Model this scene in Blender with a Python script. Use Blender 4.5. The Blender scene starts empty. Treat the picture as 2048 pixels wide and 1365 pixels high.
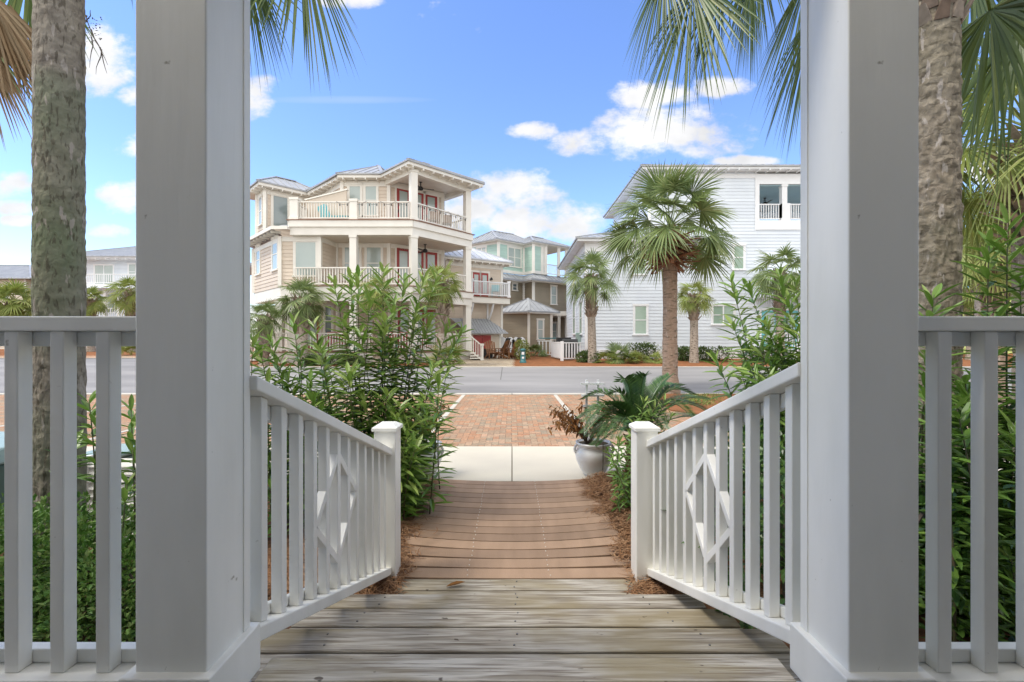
import bpy, math, random
from mathutils import Vector, Matrix, noise
R = random.Random(7)
S = bpy.context.scene
COL = S.collection
rad = math.radians
H = 1.59            # eye height above the walkway
F = 900.0           # focal length in photograph pixels

# ------------------------------------------------------------------ camera, sky, sun, exposure
cam = bpy.data.cameras.new('camera'); co = bpy.data.objects.new('camera', cam); COL.objects.link(co)
co.location = (0, 0, H); co.rotation_euler = (rad(90), 0, 0)
cam.sensor_width = 36; cam.lens = 36 * F / 2048; cam.clip_end = 3000; cam.clip_start = .02
S.camera = co
SUN_EL, SUN_AZ = 60, 252      # azimuth clockwise from +Y: behind the camera, a little to the left
w = bpy.data.worlds.new('World'); S.world = w; w.use_nodes = True
def build_sky():
    nt = w.node_tree; N = nt.nodes; L = nt.links
    N.clear()
    out = N.new('ShaderNodeOutputWorld'); bg = N.new('ShaderNodeBackground'); L.new(bg.outputs[0], out.inputs[0])
    sky = N.new('ShaderNodeTexSky'); sky.sky_type = 'NISHITA'; sky.sun_disc = False
    sky.sun_elevation = rad(SUN_EL); sky.sun_rotation = rad(SUN_AZ)
    sky.air_density = 1.0; sky.dust_density = 0.2; sky.ozone_density = 3.0
    def m(op, a, b=None, c=None, clamp=False):
        n = N.new('ShaderNodeMath'); n.operation = op; n.use_clamp = clamp
        for i, v in enumerate((a, b, c)):
            if v is None: continue
            if isinstance(v, (int, float)): n.inputs[i].default_value = v
            else: L.new(v, n.inputs[i])
        return n.outputs[0]
    tc = N.new('ShaderNodeTexCoord'); sp = N.new('ShaderNodeSeparateXYZ'); L.new(tc.outputs['Generated'], sp.inputs[0])
    y = m('MAXIMUM', m('ABSOLUTE', sp.outputs[1]), .05)
    u = m('DIVIDE', sp.outputs[0], y); v = m('DIVIDE', sp.outputs[2], y)
    cb = N.new('ShaderNodeCombineXYZ'); L.new(u, cb.inputs[0]); L.new(m('MULTIPLY', v, 1.5), cb.inputs[1])
    def nz(scale, detail, rough):
        n = N.new('ShaderNodeTexNoise'); n.inputs['Scale'].default_value = scale; n.inputs['Detail'].default_value = detail
        n.inputs['Roughness'].default_value = rough; L.new(cb.outputs[0], n.inputs['Vector']); return n.outputs['Fac']
    n1 = nz(9, 9, .62)
    best = None
    blobs = [(1295,192,100,34),(1330,262,185,62),(1445,175,62,27),(1072,262,58,20),(1165,280,70,34),
             (1030,385,110,55),(1080,445,150,50),(930,420,90,60),(505,190,58,48),(700,0,75,22),(205,120,80,85),
             (262,192,40,24),(25,375,62,38),(30,412,60,22),(40,440,45,14),(262,392,62,48),(215,462,50,16),(1490,324,70,14),
             (1700,420,200,60),(2010,620,160,90),(90,560,160,40),(350,300,120,60),(1720,180,110,50),(1990,330,90,50),
             (560,-160,260,60),(1250,-260,300,80),(2300,150,260,90),(-300,200,260,110),(400,650,900,60),(1500,620,900,60)]
    for cx, cy, rx, ry in blobs:
        a = m('MULTIPLY', m('SUBTRACT', u, (cx-1024)/F), F/rx); b = m('MULTIPLY', m('SUBTRACT', v, (682.5-cy)/F), F/ry)
        d = m('SUBTRACT', 1.0, m('ADD', m('MULTIPLY', a, a), m('MULTIPLY', b, b)))
        best = d if best is None else m('MAXIMUM', best, d)
    # unseen cloud added overhead and behind the camera as neutral white fill light
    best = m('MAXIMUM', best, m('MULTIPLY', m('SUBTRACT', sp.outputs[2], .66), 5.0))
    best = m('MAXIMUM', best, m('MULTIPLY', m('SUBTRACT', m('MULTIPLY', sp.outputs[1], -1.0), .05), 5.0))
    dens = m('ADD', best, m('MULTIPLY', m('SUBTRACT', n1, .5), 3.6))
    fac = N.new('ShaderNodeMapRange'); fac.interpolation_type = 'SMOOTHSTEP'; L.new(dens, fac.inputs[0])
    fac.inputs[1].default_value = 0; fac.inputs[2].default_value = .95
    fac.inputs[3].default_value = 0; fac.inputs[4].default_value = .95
    # thin veil streak
    a = m('MULTIPLY', m('SUBTRACT', u, (690-1024)/F), F/190); b = m('MULTIPLY', m('SUBTRACT', v, (682.5-200)/F), F/9)
    st = m('MULTIPLY', m('SUBTRACT', 1.0, m('ADD', m('MULTIPLY', a, a), m('MULTIPLY', b, b)), clamp=True), .13)
    f2 = m('MAXIMUM', fac.outputs[0], st)
    hs = N.new('ShaderNodeHueSaturation'); L.new(sky.outputs[0], hs.inputs['Color'])
    hs.inputs['Hue'].default_value = .511; hs.inputs['Saturation'].default_value = 1.12; hs.inputs['Value'].default_value = .92
    mx = N.new('ShaderNodeMixRGB'); L.new(f2, mx.inputs[0]); L.new(hs.outputs[0], mx.inputs[1])
    n2 = nz(5, 6, .5); cr = N.new('ShaderNodeMapRange'); L.new(n2, cr.inputs[0]); cr.inputs[1].default_value=.35; cr.inputs[2].default_value=.6
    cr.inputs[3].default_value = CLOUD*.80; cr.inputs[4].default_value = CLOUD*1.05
    over = m('ADD', m('MULTIPLY', m('SUBTRACT', sp.outputs[2], .66, clamp=True), 4.0), m('MULTIPLY', m('SUBTRACT', m('MULTIPLY', sp.outputs[1], -1.0), .05, clamp=True), 2.0))  # extra brightness for the added out-of-view cloud, to lift the foreground
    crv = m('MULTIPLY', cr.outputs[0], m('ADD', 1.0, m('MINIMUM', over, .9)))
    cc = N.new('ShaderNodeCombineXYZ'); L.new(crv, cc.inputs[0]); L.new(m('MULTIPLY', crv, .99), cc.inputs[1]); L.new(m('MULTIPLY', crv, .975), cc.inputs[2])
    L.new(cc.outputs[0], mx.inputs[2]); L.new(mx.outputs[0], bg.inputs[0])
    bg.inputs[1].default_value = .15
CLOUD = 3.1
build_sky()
sl = bpy.data.lights.new('sun', 'SUN'); sl.energy = 1.15; sl.angle = rad(14); sl.color = (1, .95, .87)
so = bpy.data.objects.new('sun', sl); COL.objects.link(so)
_a, _e = rad(SUN_AZ), rad(SUN_EL)
sd = Vector((math.sin(_a)*math.cos(_e), math.cos(_a)*math.cos(_e), math.sin(_e)))
so.rotation_euler = (-sd).to_track_quat('-Z', 'Y').to_euler(); so.location = (0, -5, 30)
S.view_settings.view_transform = 'Standard'; S.view_settings.look = 'None'
S.view_settings.exposure = 1.2; S.view_settings.gamma = 1
S.cycles.max_bounces = 8; S.cycles.diffuse_bounces = 4; S.cycles.transparent_max_bounces = 8

# ------------------------------------------------------------------ materials
def newmat(name):
    m = bpy.data.materials.new(name); m.use_nodes = True
    return m, m.node_tree.nodes, m.node_tree.links, m.node_tree.nodes['Principled BSDF']
def srgb(r, g, b):
    f = lambda c: (c/255/12.92 if c/255 <= .04045 else ((c/255+.055)/1.055)**2.4)
    return (f(r), f(g), f(b), 1)
def tint(c, k): return (c[0]*k, c[1]*k, c[2]*k, 1)
def mat(name, c1, c2=None, scale=3, rough=.6, bump=0, bscale=40, stretch=(1,1,1), spec=.4, lo=.35, hi=.65, detail=5, rnd=None, rndc=None):
    """two colours mixed by noise, optional bump, optional per-piece variation read from the face attribute 'rnd'"""
    m, N, L, B = newmat(name)
    c1 = tuple(c1[:3])+(1,); c2 = tuple((c2 or c1)[:3])+(1,)
    tc = N.new('ShaderNodeTexCoord'); mp = N.new('ShaderNodeMapping'); L.new(tc.outputs['Object'], mp.inputs[0]); mp.inputs['Scale'].default_value = stretch
    nz = N.new('ShaderNodeTexNoise'); nz.inputs['Scale'].default_value = scale; nz.inputs['Detail'].default_value = detail; L.new(mp.outputs[0], nz.inputs['Vector'])
    rp = N.new('ShaderNodeMapRange'); L.new(nz.outputs['Fac'], rp.inputs[0]); rp.inputs[1].default_value = lo; rp.inputs[2].default_value = hi
    mx = N.new('ShaderNodeMixRGB'); L.new(rp.outputs[0], mx.inputs[0]); mx.inputs[1].default_value = c1; mx.inputs[2].default_value = c2
    col = mx.outputs[0]
    if rnd:
        at = N.new('ShaderNodeAttribute'); at.attribute_name = 'rnd'
        hs = N.new('ShaderNodeHueSaturation'); mr = N.new('ShaderNodeMapRange'); L.new(at.outputs['Fac'], mr.inputs[0])
        mr.inputs[3].default_value = 1-rnd; mr.inputs[4].default_value = 1+rnd
        L.new(mr.outputs[0], hs.inputs['Value']); L.new(col, hs.inputs['Color']); col = hs.outputs[0]
    L.new(col, B.inputs['Base Color'])
    B.inputs['Roughness'].default_value = rough; B.inputs['Specular IOR Level'].default_value = spec
    if bump:
        n2 = N.new('ShaderNodeTexNoise'); n2.inputs['Scale'].default_value = bscale; n2.inputs['Detail'].default_value = 6; L.new(mp.outputs[0], n2.inputs['Vector'])
        bp = N.new('ShaderNodeBump'); bp.inputs['Strength'].default_value = bump; bp.inputs['Distance'].default_value = .01
        L.new(n2.outputs['Fac'], bp.inputs['Height']); L.new(bp.outputs[0], B.inputs['Normal'])
    return m
def rampmat(name, cols, rough=.55, spec=.4, trans=.25, noise_amt=.0, bump=0, bscale=60):
    """colour picked per piece from the face attribute 'rnd'; trans = light let through (leaves)"""
    m, N, L, B = newmat(name)
    at = N.new('ShaderNodeAttribute'); at.attribute_name = 'rnd'
    rp = N.new('ShaderNodeValToRGB'); L.new(at.outputs['Fac'], rp.inputs[0])
    e = rp.color_ramp.elements
    for i, c in enumerate(cols):
        p = i/(len(cols)-1)
        if i == 0: e[0].position = 0; e[0].color = tuple(c[:3])+(1,)
        elif i == len(cols)-1: e[-1].position = 1; e[-1].color = tuple(c[:3])+(1,)
        else:
            x = e.new(p); x.color = tuple(c[:3])+(1,)
    col = rp.outputs[0]
    if noise_amt:
        tc = N.new('ShaderNodeTexCoord'); nz = N.new('ShaderNodeTexNoise'); nz.inputs['Scale'].default_value = 25; nz.inputs['Detail'].default_value = 5; L.new(tc.outputs['Object'], nz.inputs['Vector'])
        hs = N.new('ShaderNodeHueSaturation'); mr = N.new('ShaderNodeMapRange'); L.new(nz.outputs['Fac'], mr.inputs[0]); mr.inputs[1].default_value=.3; mr.inputs[2].default_value=.7
        mr.inputs[3].default_value = 1-noise_amt; mr.inputs[4].default_value = 1+noise_amt
        L.new(mr.outputs[0], hs.inputs['Value']); L.new(col, hs.inputs['Color']); col = hs.outputs[0]
    L.new(col, B.inputs['Base Color']); B.inputs['Roughness'].default_value = rough; B.inputs['Specular IOR Level'].default_value = spec
    if bump:
        tc = N.new('ShaderNodeTexCoord'); n2 = N.new('ShaderNodeTexNoise'); n2.inputs['Scale'].default_value = bscale; n2.inputs['Detail'].default_value = 5; L.new(tc.outputs['Object'], n2.inputs['Vector'])
        bp = N.new('ShaderNodeBump'); bp.inputs['Strength'].default_value = bump; bp.inputs['Distance'].default_value = .01
        L.new(n2.outputs['Fac'], bp.inputs['Height']); L.new(bp.outputs[0], B.inputs['Normal'])
    if trans:
        t = N.new('ShaderNodeBsdfTranslucent'); L.new(col, t.inputs[0]); ms = N.new('ShaderNodeMixShader'); ms.inputs[0].default_value = trans
        out = N['Material Output']; L.new(B.outputs[0], ms.inputs[1]); L.new(t.outputs[0], ms.inputs[2]); L.new(ms.outputs[0], out.inputs[0])
    return m

M = {}
M['white'] = mat('white_paint', (.78,.79,.79), (.72,.73,.72), 2.5, .42, .12, 35, (1,1,.25), .45)
def white_worn():
    m, N, L, B = newmat('worn_white_paint')
    tc = N.new('ShaderNodeTexCoord')
    def nz(s, d, st):
        mp = N.new('ShaderNodeMapping'); mp.inputs['Scale'].default_value = st; L.new(tc.outputs['Object'], mp.inputs[0])
        n = N.new('ShaderNodeTexNoise'); n.inputs['Scale'].default_value = s; n.inputs['Detail'].default_value = d; L.new(mp.outputs[0], n.inputs['Vector']); return n.outputs['Fac']
    def mr(x, a, b, c, d):
        r = N.new('ShaderNodeMapRange'); L.new(x, r.inputs[0])
        for i, v in zip((1,2,3,4), (a,b,c,d)): r.inputs[i].default_value = v
        return r.outputs[0]
    def mix(f, a, b):
        x = N.new('ShaderNodeMixRGB'); L.new(f, x.inputs[0])
        for i, v in ((1,a),(2,b)):
            if isinstance(v, tuple): x.inputs[i].default_value = v
            else: L.new(v, x.inputs[i])
        return x.outputs[0]
    c = mix(mr(nz(3.2, 8, (1,1,.3), ), .42, .68, 0, 1), (.88,.865,.805,1), (.74,.73,.67,1))
    c = mix(mr(nz(26, 3, (1,1,1)), .74, .80, 0, .8), c, (.30,.27,.20,1))
    L.new(c, B.inputs['Base Color']); B.inputs['Roughness'].default_value = .4
    bp = N.new('ShaderNodeBump'); bp.inputs['Strength'].default_value = .5; bp.inputs['Distance'].default_value = .004
    L.new(nz(18, 5, (1,1,.12)), bp.inputs['Height']); L.new(bp.outputs[0], B.inputs['Normal'])
    return m
M['worn'] = white_worn()
M['trim'] = mat('cream_trim', (.80,.77,.70), (.74,.71,.64), 1.2, .5)
M['trimw'] = mat('white_trim', (.84,.85,.86), (.78,.79,.80), 1.2, .5)
M['beige'] = mat('beige_siding', (.66,.565,.46), (.61,.52,.42), 1.0, .6, rnd=.05)
M['beige2'] = mat('cream_siding', (.66,.60,.50), (.60,.55,.46), 1.0, .6, rnd=.05)
M['bluew'] = mat('pale_blue_white_siding', (.72,.77,.82), (.66,.71,.77), .8, .55, rnd=.04)
M['mint'] = mat('mint_siding', (.47,.63,.54), (.42,.58,.50), 1, .6, rnd=.04)
M['olive'] = mat('taupe_siding', (.33,.28,.20), (.29,.25,.18), 1, .6, rnd=.05)
M['lime'] = mat('lime_siding', (.62,.72,.25), (.56,.66,.22), 1, .6, rnd=.04)
M['roof'] = mat('grey_metal_roof', (.37,.38,.39), (.30,.31,.325), 1.2, .38, spec=.5)
M['roofw'] = mat('pale_metal_roof', (.62,.64,.68), (.50,.53,.57), 1.2, .35, spec=.5)
M['ceil'] = mat('porch_ceiling', (.70,.63,.53), (.66,.60,.50), 1, .6)
M['bluec'] = mat('blue_ceiling', (.46,.64,.70), (.42,.60,.67), 1, .6)
M['red'] = mat('red_door_paint', (.36,.05,.045), (.30,.04,.035), 2, .45)
M['teal'] = mat('teal_paint', (.16,.50,.54), (.14,.45,.5), 2, .45)
M['blue'] = mat('blue_paint', (.08,.30,.55), None, 2, .45)
M['dark'] = mat('black_metal', (.018,.018,.02), (.03,.03,.03), 3, .45)
M['deckb'] = mat('brown_deck_edge', (.25,.13,.08), (.20,.10,.06), 3, .6)
M['wood'] = mat('brown_wood', (.26,.12,.05), (.18,.08,.035), 4, .55, stretch=(1,1,5))
M['fab'] = mat('red_fabric', (.45,.07,.08), (.50,.20,.20), 8, .8)
M['glass'] = mat('window_glass_blinds', (.34,.41,.39), (.42,.48,.45), .6, .12, spec=.8)
M['glassg'] = mat('window_glass_green', (.27,.38,.30), (.33,.44,.35), .6, .12, spec=.8)
M['glassd'] = mat('window_glass_dark', (.10,.14,.15), (.22,.27,.27), .5, .08, spec=1)
M['gbox'] = mat('green_box_paint', (.07,.13,.105), (.09,.15,.125), 3, .4)
M['gboxl'] = mat('pale_green_lid', (.34,.44,.40), (.30,.40,.36), 3, .35)
M['asphalt'] = mat('asphalt', (.21,.205,.205), (.31,.30,.295), .6, .85, .3, 90, (.25,1,1), spec=.2)
M['concrete'] = mat('concrete', (.62,.57,.46), (.55,.50,.41), 1.1, .85, .15, 60, spec=.2, detail=8, lo=.3, hi=.75)
M['kerb'] = mat('kerb_concrete', (.55,.52,.45), (.46,.43,.38), 2, .85, .15, 60, spec=.2)
M['paverbed'] = mat('paver_sand', (.20,.15,.11), (.15,.12,.09), 6, .95, .2, 60)
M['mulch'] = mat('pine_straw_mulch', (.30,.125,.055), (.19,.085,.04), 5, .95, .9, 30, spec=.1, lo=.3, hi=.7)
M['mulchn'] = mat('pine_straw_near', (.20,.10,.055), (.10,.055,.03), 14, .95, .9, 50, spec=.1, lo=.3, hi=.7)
M['soil'] = mat('ground_soil', (.20,.15,.10), (.14,.12,.07), 1, .95, .4, 20, spec=.1)
M['comp'] = mat('composite_boards', (.37,.245,.16), (.29,.19,.12), 2.4, .7, .25, 60, (3,.6,1), rnd=.17, lo=.3, hi=.72, detail=7)
M['screw'] = mat('screw_head', (.8,.78,.72), None, 2, .3)
M['pot'] = mat('white_glazed_pot', (.78,.78,.77), (.70,.70,.69), 4, .22, spec=.6)
M['brick'] = rampmat('herringbone_pavers', [(.40,.195,.11),(.31,.24,.165),(.45,.25,.145),(.28,.235,.17),(.42,.215,.12),(.36,.28,.19),(.48,.30,.195)], .85, .2, 0, .22)
M['brickl'] = rampmat('tan_pavers', [(.42,.34,.24),(.50,.42,.31),(.36,.29,.21),(.47,.38,.28)], .85, .2, 0, .15)
M['oleaf'] = rampmat('oleander_leaf', [(.05,.12,.02),(.10,.19,.03),(.15,.27,.04),(.20,.33,.06),(.32,.42,.10)], .38, .5, .25)
M['dleaf'] = rampmat('dark_shrub_leaf', [(.03,.07,.018),(.05,.12,.025),(.08,.17,.03),(.14,.24,.05)], .35, .5, .18)
M['hleaf'] = rampmat('hedge_leaf', [(.06,.14,.025),(.11,.22,.035),(.17,.30,.06),(.26,.34,.10)], .45, .4, .2)
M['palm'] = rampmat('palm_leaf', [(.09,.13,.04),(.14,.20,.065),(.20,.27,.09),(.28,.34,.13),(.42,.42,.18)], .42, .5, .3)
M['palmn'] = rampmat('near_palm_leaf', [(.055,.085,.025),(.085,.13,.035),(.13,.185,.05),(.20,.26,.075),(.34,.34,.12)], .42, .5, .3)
M['palmy'] = rampmat('yellow_green_palm_leaf', [(.14,.19,.04),(.22,.28,.06),(.30,.34,.09),(.40,.38,.12)], .45, .4, .3)
M['palmd'] = rampmat('dry_palm_leaf', [(.22,.13,.06),(.33,.22,.12),(.42,.32,.20),(.28,.16,.08)], .7, .2, .15)
M['cycad'] = rampmat('cycad_leaf', [(.035,.085,.02),(.06,.13,.03),(.10,.19,.045)], .35, .5, .12)
M['dry'] = rampmat('dried_brown_leaf', [(.22,.09,.025),(.34,.16,.05),(.16,.06,.02),(.42,.24,.10)], .7, .2, .25)
M['straw'] = rampmat('pine_needles', [(.20,.09,.04),(.32,.17,.08),(.44,.27,.15),(.15,.07,.035)], .8, .2, .1)
M['stem'] = mat('green_stem', (.10,.13,.05), (.14,.10,.06), 8, .6)
M['bark'] = mat('grey_twig', (.14,.11,.08), (.08,.06,.05), 12, .8)
M['boot'] = rampmat('palm_boots', [(.26,.20,.15),(.36,.30,.24),(.20,.14,.10),(.42,.35,.28)], .8, .2, 0, .2)
M['bootr'] = rampmat('russet_palm_boots', [(.24,.11,.06),(.32,.17,.10),(.16,.07,.04),(.38,.24,.15)], .8, .2, 0, .2)
M['needle'] = rampmat('low_shrub_leaf', [(.05,.09,.03),(.09,.14,.04),(.14,.19,.06)], .5, .3, .2)

def weathered():
    m, N, L, B = newmat('weathered_deck_wood')
    tc = N.new('ShaderNodeTexCoord')
    def nz(s, d, st, dist=0):
        mp = N.new('ShaderNodeMapping'); mp.inputs['Scale'].default_value = st; L.new(tc.outputs['Object'], mp.inputs[0])
        n = N.new('ShaderNodeTexNoise'); n.inputs['Scale'].default_value = s; n.inputs['Detail'].default_value = d; n.inputs['Distortion'].default_value = dist
        L.new(mp.outputs[0], n.inputs['Vector']); return n.outputs['Fac']
    def mr(x, a, b, c=0, d=1):
        r = N.new('ShaderNodeMapRange'); L.new(x, r.inputs[0])
        for i, v in zip((1,2,3,4), (a,b,c,d)): r.inputs[i].default_value = v
        return r.outputs[0]
    def mix(f, a, b, mode='MIX'):
        x = N.new('ShaderNodeMixRGB'); x.blend_type = mode; L.new(f, x.inputs[0])
        for i, v in ((1,a),(2,b)):
            if isinstance(v, tuple): x.inputs[i].default_value = v
            else: L.new(v, x.inputs[i])
        return x.outputs[0]
    g1 = nz(6, 12, (.5, 7, 7), .5); g2 = nz(13, 10, (.28, 9, 9), .3)
    c = mix(mr(g1, .38, .60), (.55,.505,.43,1), (.30,.26,.205,1))
    c = mix(mr(g2, .54, .64, 0, .8), c, (.16,.125,.09,1))
    big = nz(1.6, 4, (1, 2.5, 1), .3)
    c = mix(mr(big, .46, .62, 0, .75), c, (.32,.26,.15,1))
    c = mix(mr(nz(2.4, 4, (.8, 3, 1)), .58, .70, 0, .45), c, (.64,.60,.53,1))
    c = mix(mr(nz(16, 2, (1, 2.0, 1)), .715, .75, 0, .8), c, (.07,.05,.035,1))
    at = N.new('ShaderNodeAttribute'); at.attribute_name = 'rnd'; hs = N.new('ShaderNodeHueSaturation'); L.new(mr(at.outputs['Fac'], 0, 1, .72, 1.22), hs.inputs['Value']); L.new(c, hs.inputs['Color'])
    L.new(hs.outputs[0], B.inputs['Base Color']); B.inputs['Roughness'].default_value = .8; B.inputs['Specular IOR Level'].default_value = .2
    bp = N.new('ShaderNodeBump'); bp.inputs['Strength'].default_value = .7; bp.inputs['Distance'].default_value = .006
    L.new(g2, bp.inputs['Height']); L.new(bp.outputs[0], B.inputs['Normal'])
    return m
M['deck'] = weathered()

def barkmat(name, base, base2, green, gamt, zsplit, tick=(48,(1,1,.30))):
    m, N, L, B = newmat(name)
    tc = N.new('ShaderNodeTexCoord')
    def nz(s, d, st, dist=0):
        mp = N.new('ShaderNodeMapping'); mp.inputs['Scale'].default_value = st; L.new(tc.outputs['Object'], mp.inputs[0])
        n = N.new('ShaderNodeTexNoise'); n.inputs['Scale'].default_value = s; n.inputs['Detail'].default_value = d; n.inputs['Distortion'].default_value = dist
        L.new(mp.outputs[0], n.inputs['Vector']); return n.outputs['Fac']
    def mr(x, a, b, c=0, d=1):
        r = N.new('ShaderNodeMapRange'); L.new(x, r.inputs[0])
        for i, v in zip((1,2,3,4), (a,b,c,d)): r.inputs[i].default_value = v
        return r.outputs[0]
    def mix(f, a, b):
        x = N.new('ShaderNodeMixRGB'); L.new(f, x.inputs[0])
        for i, v in ((1,a),(2,b)):
            if isinstance(v, tuple): x.inputs[i].default_value = v
            else: L.new(v, x.inputs[i])
        return x.outputs[0]
    c = mix(mr(nz(9, 8, (1,1,2.2), .4), .35, .66), base, base2)
    g = mr(nz(1.3, 5, (1,1,.8)), .40, .60, 0, gamt)
    if zsplit:
        sp = N.new('ShaderNodeSeparateXYZ'); L.new(tc.outputs['Object'], sp.inputs[0])
        k = N.new('ShaderNodeMath'); k.operation = 'MULTIPLY'; L.new(g, k.inputs[0]); L.new(mr(sp.outputs[2], zsplit+.06, zsplit-.06), k.inputs[1]); g = k.outputs[0]
    c = mix(g, c, green)
    c = mix(mr(nz(tick[0], 4, tick[1], .3), .555, .63, 0, .7), c, (.085,.07,.05,1))
    c = mix(mr(nz(22, 3, (1,1,.30)), .625, .66, 0, .8), c, (.42,.37,.32,1))
    L.new(c, B.inputs['Base Color']); B.inputs['Roughness'].default_value = .9; B.inputs['Specular IOR Level'].default_value = .15
    bp = N.new('ShaderNodeBump'); bp.inputs['Strength'].default_value = .9; bp.inputs['Distance'].default_value = .02
    L.new(nz(26, 8, (1,1,.55), .8), bp.inputs['Height']); L.new(bp.outputs[0], B.inputs['Normal'])
    return m
M['trunkg'] = barkmat('mossy_palm_bark', (.34,.30,.24,1), (.20,.17,.135,1), (.17,.205,.12,1), .85, 3.22)
M['trunkb'] = barkmat('brown_palm_bark', (.36,.30,.23,1), (.20,.16,.12,1), (.15,.16,.09,1), .25, 0, (12,(1,1,2.6)))
M['trunkr'] = barkmat('russet_palm_bark', (.34,.25,.19,1), (.26,.19,.14,1), (.2,.16,.1,1), .15, 0, (7,(.6,.6,3)))
M['trunkp'] = barkmat('pale_palm_bark', (.42,.36,.30,1), (.30,.25,.20,1), (.2,.18,.13,1), .2, 0, (10,(1,1,2)))

# ------------------------------------------------------------------ mesh helpers
class MB:
    def __init__(s): s.v = []; s.f = []; s.r = []; s.ch = []
    def add(s, vs, fs, rnd=None):
        b = len(s.v); vs = [tuple(v) for v in vs]; s.v.extend(vs); r = R.random() if rnd is None else rnd; s.ch.append((vs, fs, r))
        for f in fs: s.f.append(tuple(b+i for i in f)); s.r.append(r)
        return s
    def hexa(s, c8, rnd=None):
        s.add(c8, [(0,3,2,1),(4,5,6,7),(0,1,5,4),(1,2,6,5),(2,3,7,6),(3,0,4,7)], rnd); return s
    def box(s, x0,x1,y0,y1,z0,z1, rnd=None):
        return s.hexa([(x0,y0,z0),(x1,y0,z0),(x1,y1,z0),(x0,y1,z0),(x0,y0,z1),(x1,y0,z1),(x1,y1,z1),(x0,y1,z1)], rnd)
    def beam(s, p, q, wd, ht, up=(0,0,1), rnd=None):
        p = Vector(p); q = Vector(q); t = (q-p).normalized(); up = Vector(up)
        a = t.cross(up)
        if a.length < 1e-4: a = t.cross(Vector((1,0,0)))
        a.normalize(); b = a.cross(t).normalized()
        a *= wd/2; b *= ht/2
        return s.hexa([p-a-b, p+a-b, q+a-b, q-a-b, p-a+b, p+a+b, q+a+b, q-a+b], rnd)
    def tube(s, pts, rs, n=8, rnd=None, cap=True):
        pts = [Vector(p) for p in pts]
        if isinstance(rs, (int, float)): rs = [rs]*len(pts)
        vs = []; fs = []
        for i, p in enumerate(pts):
            t = (pts[min(i+1, len(pts)-1)]-pts[max(i-1, 0)]).normalized()
            a = t.cross(Vector((0,1,0)) if abs(t.y) < .9 else Vector((1,0,0))).normalized(); b = t.cross(a)
            for k in range(n):
                an = 2*math.pi*k/n; vs.append(p+(a*math.cos(an)+b*math.sin(an))*rs[i])
        for i in range(len(pts)-1):
            for k in range(n):
                fs.append((i*n+k, i*n+(k+1)%n, (i+1)*n+(k+1)%n, (i+1)*n+k))
        if cap: fs.append(tuple(range(n))[::-1]); fs.append(tuple((len(pts)-1)*n+k for k in range(n)))
        return s.add(vs, fs, rnd)
    def prism(s, poly, z0, z1, rnd=None):
        n = len(poly); vs = [(x,y,z0) for x,y in poly]+[(x,y,z1) for x,y in poly]
        fs = [tuple(range(n))[::-1], tuple(range(n, 2*n))]+[(i,(i+1)%n,n+(i+1)%n,n+i) for i in range(n)]
        return s.add(vs, fs, rnd)
    def lathe(s, c, prof, n=32, rnd=None):
        vs = []; fs = []
        for r, z in prof:
            for k in range(n):
                a = 2*math.pi*k/n; vs.append((c[0]+r*math.cos(a), c[1]+r*math.sin(a), c[2]+z))
        for i in range(len(prof)-1):
            for k in range(n): fs.append((i*n+k, i*n+(k+1)%n, (i+1)*n+(k+1)%n, (i+1)*n+k))
        return s.add(vs, fs, rnd)
    def build_each(s, name, m, parent=None, **k):
        """one mesh object per added piece"""
        for vs, fs, r in s.ch: MB().add(vs, fs, r).build(name, m, parent, **k)
    def build(s, name, m, parent=None, smooth=False, bevel=0):
        me = bpy.data.meshes.new(name); me.from_pydata(s.v, [], s.f); me.materials.append(M[m] if isinstance(m, str) else m)
        at = me.attributes.new('rnd', 'FLOAT', 'FACE'); at.data.foreach_set('value', s.r)
        if smooth: me.shade_smooth()
        o = bpy.data.objects.new(name, me); COL.objects.link(o)
        if parent: o.parent = parent; o.matrix_parent_inverse = Matrix.Translation(-parent.location) if False else Matrix.Identity(4)
        if parent:
            # geometry is given in world coordinates; keep it there
            inv = parent_world(parent).inverted()
            me.transform(inv)
        if bevel:
            b = o.modifiers.new('bevel', 'BEVEL'); b.width = bevel; b.segments = 2; b.limit_method = 'ANGLE'
        return o
def parent_world(o):
    m = o.matrix_basis.copy()
    while o.parent: o = o.parent; m = o.matrix_basis @ m
    return m
def tag(o, label, cat, group=None, kind=None):
    if label: o['label'] = label
    if cat: o['category'] = cat
    if group: o['group'] = group
    if kind: o['kind'] = kind
    return o
def thing(name, label, cat, loc=(0,0,0), group=None):
    o = bpy.data.objects.new(name, None); COL.objects.link(o); o.location = loc; o.empty_display_size = .2
    return tag(o, label, cat, group)
def struct(name, mb, m, label=None):
    o = mb.build(name, m); o['kind'] = 'structure'
    if label: o['label'] = label
    return o
def copy_thing(o, loc, rz, label, group):
    r = o.copy(); COL.objects.link(r); r.location = loc; r.rotation_euler = (0,0,rz); r['label'] = label; r['group'] = group
    for ch in list(o.children):
        c = ch.copy(); COL.objects.link(c); c.parent = r
        for g in ch.children:
            d = g.copy(); COL.objects.link(d); d.parent = c
    return r
def P(px, py, d): return Vector(((px-1024)/F*d, d, H+(682.5-py)/F*d))
def G(d):
    if d <= 14.2: return 0
    if d <= 20.4: return .4*(d-14.2)/6.2
    if d <= 32: return .4+.35*(d-20.4)/11.6
    return .75

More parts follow.
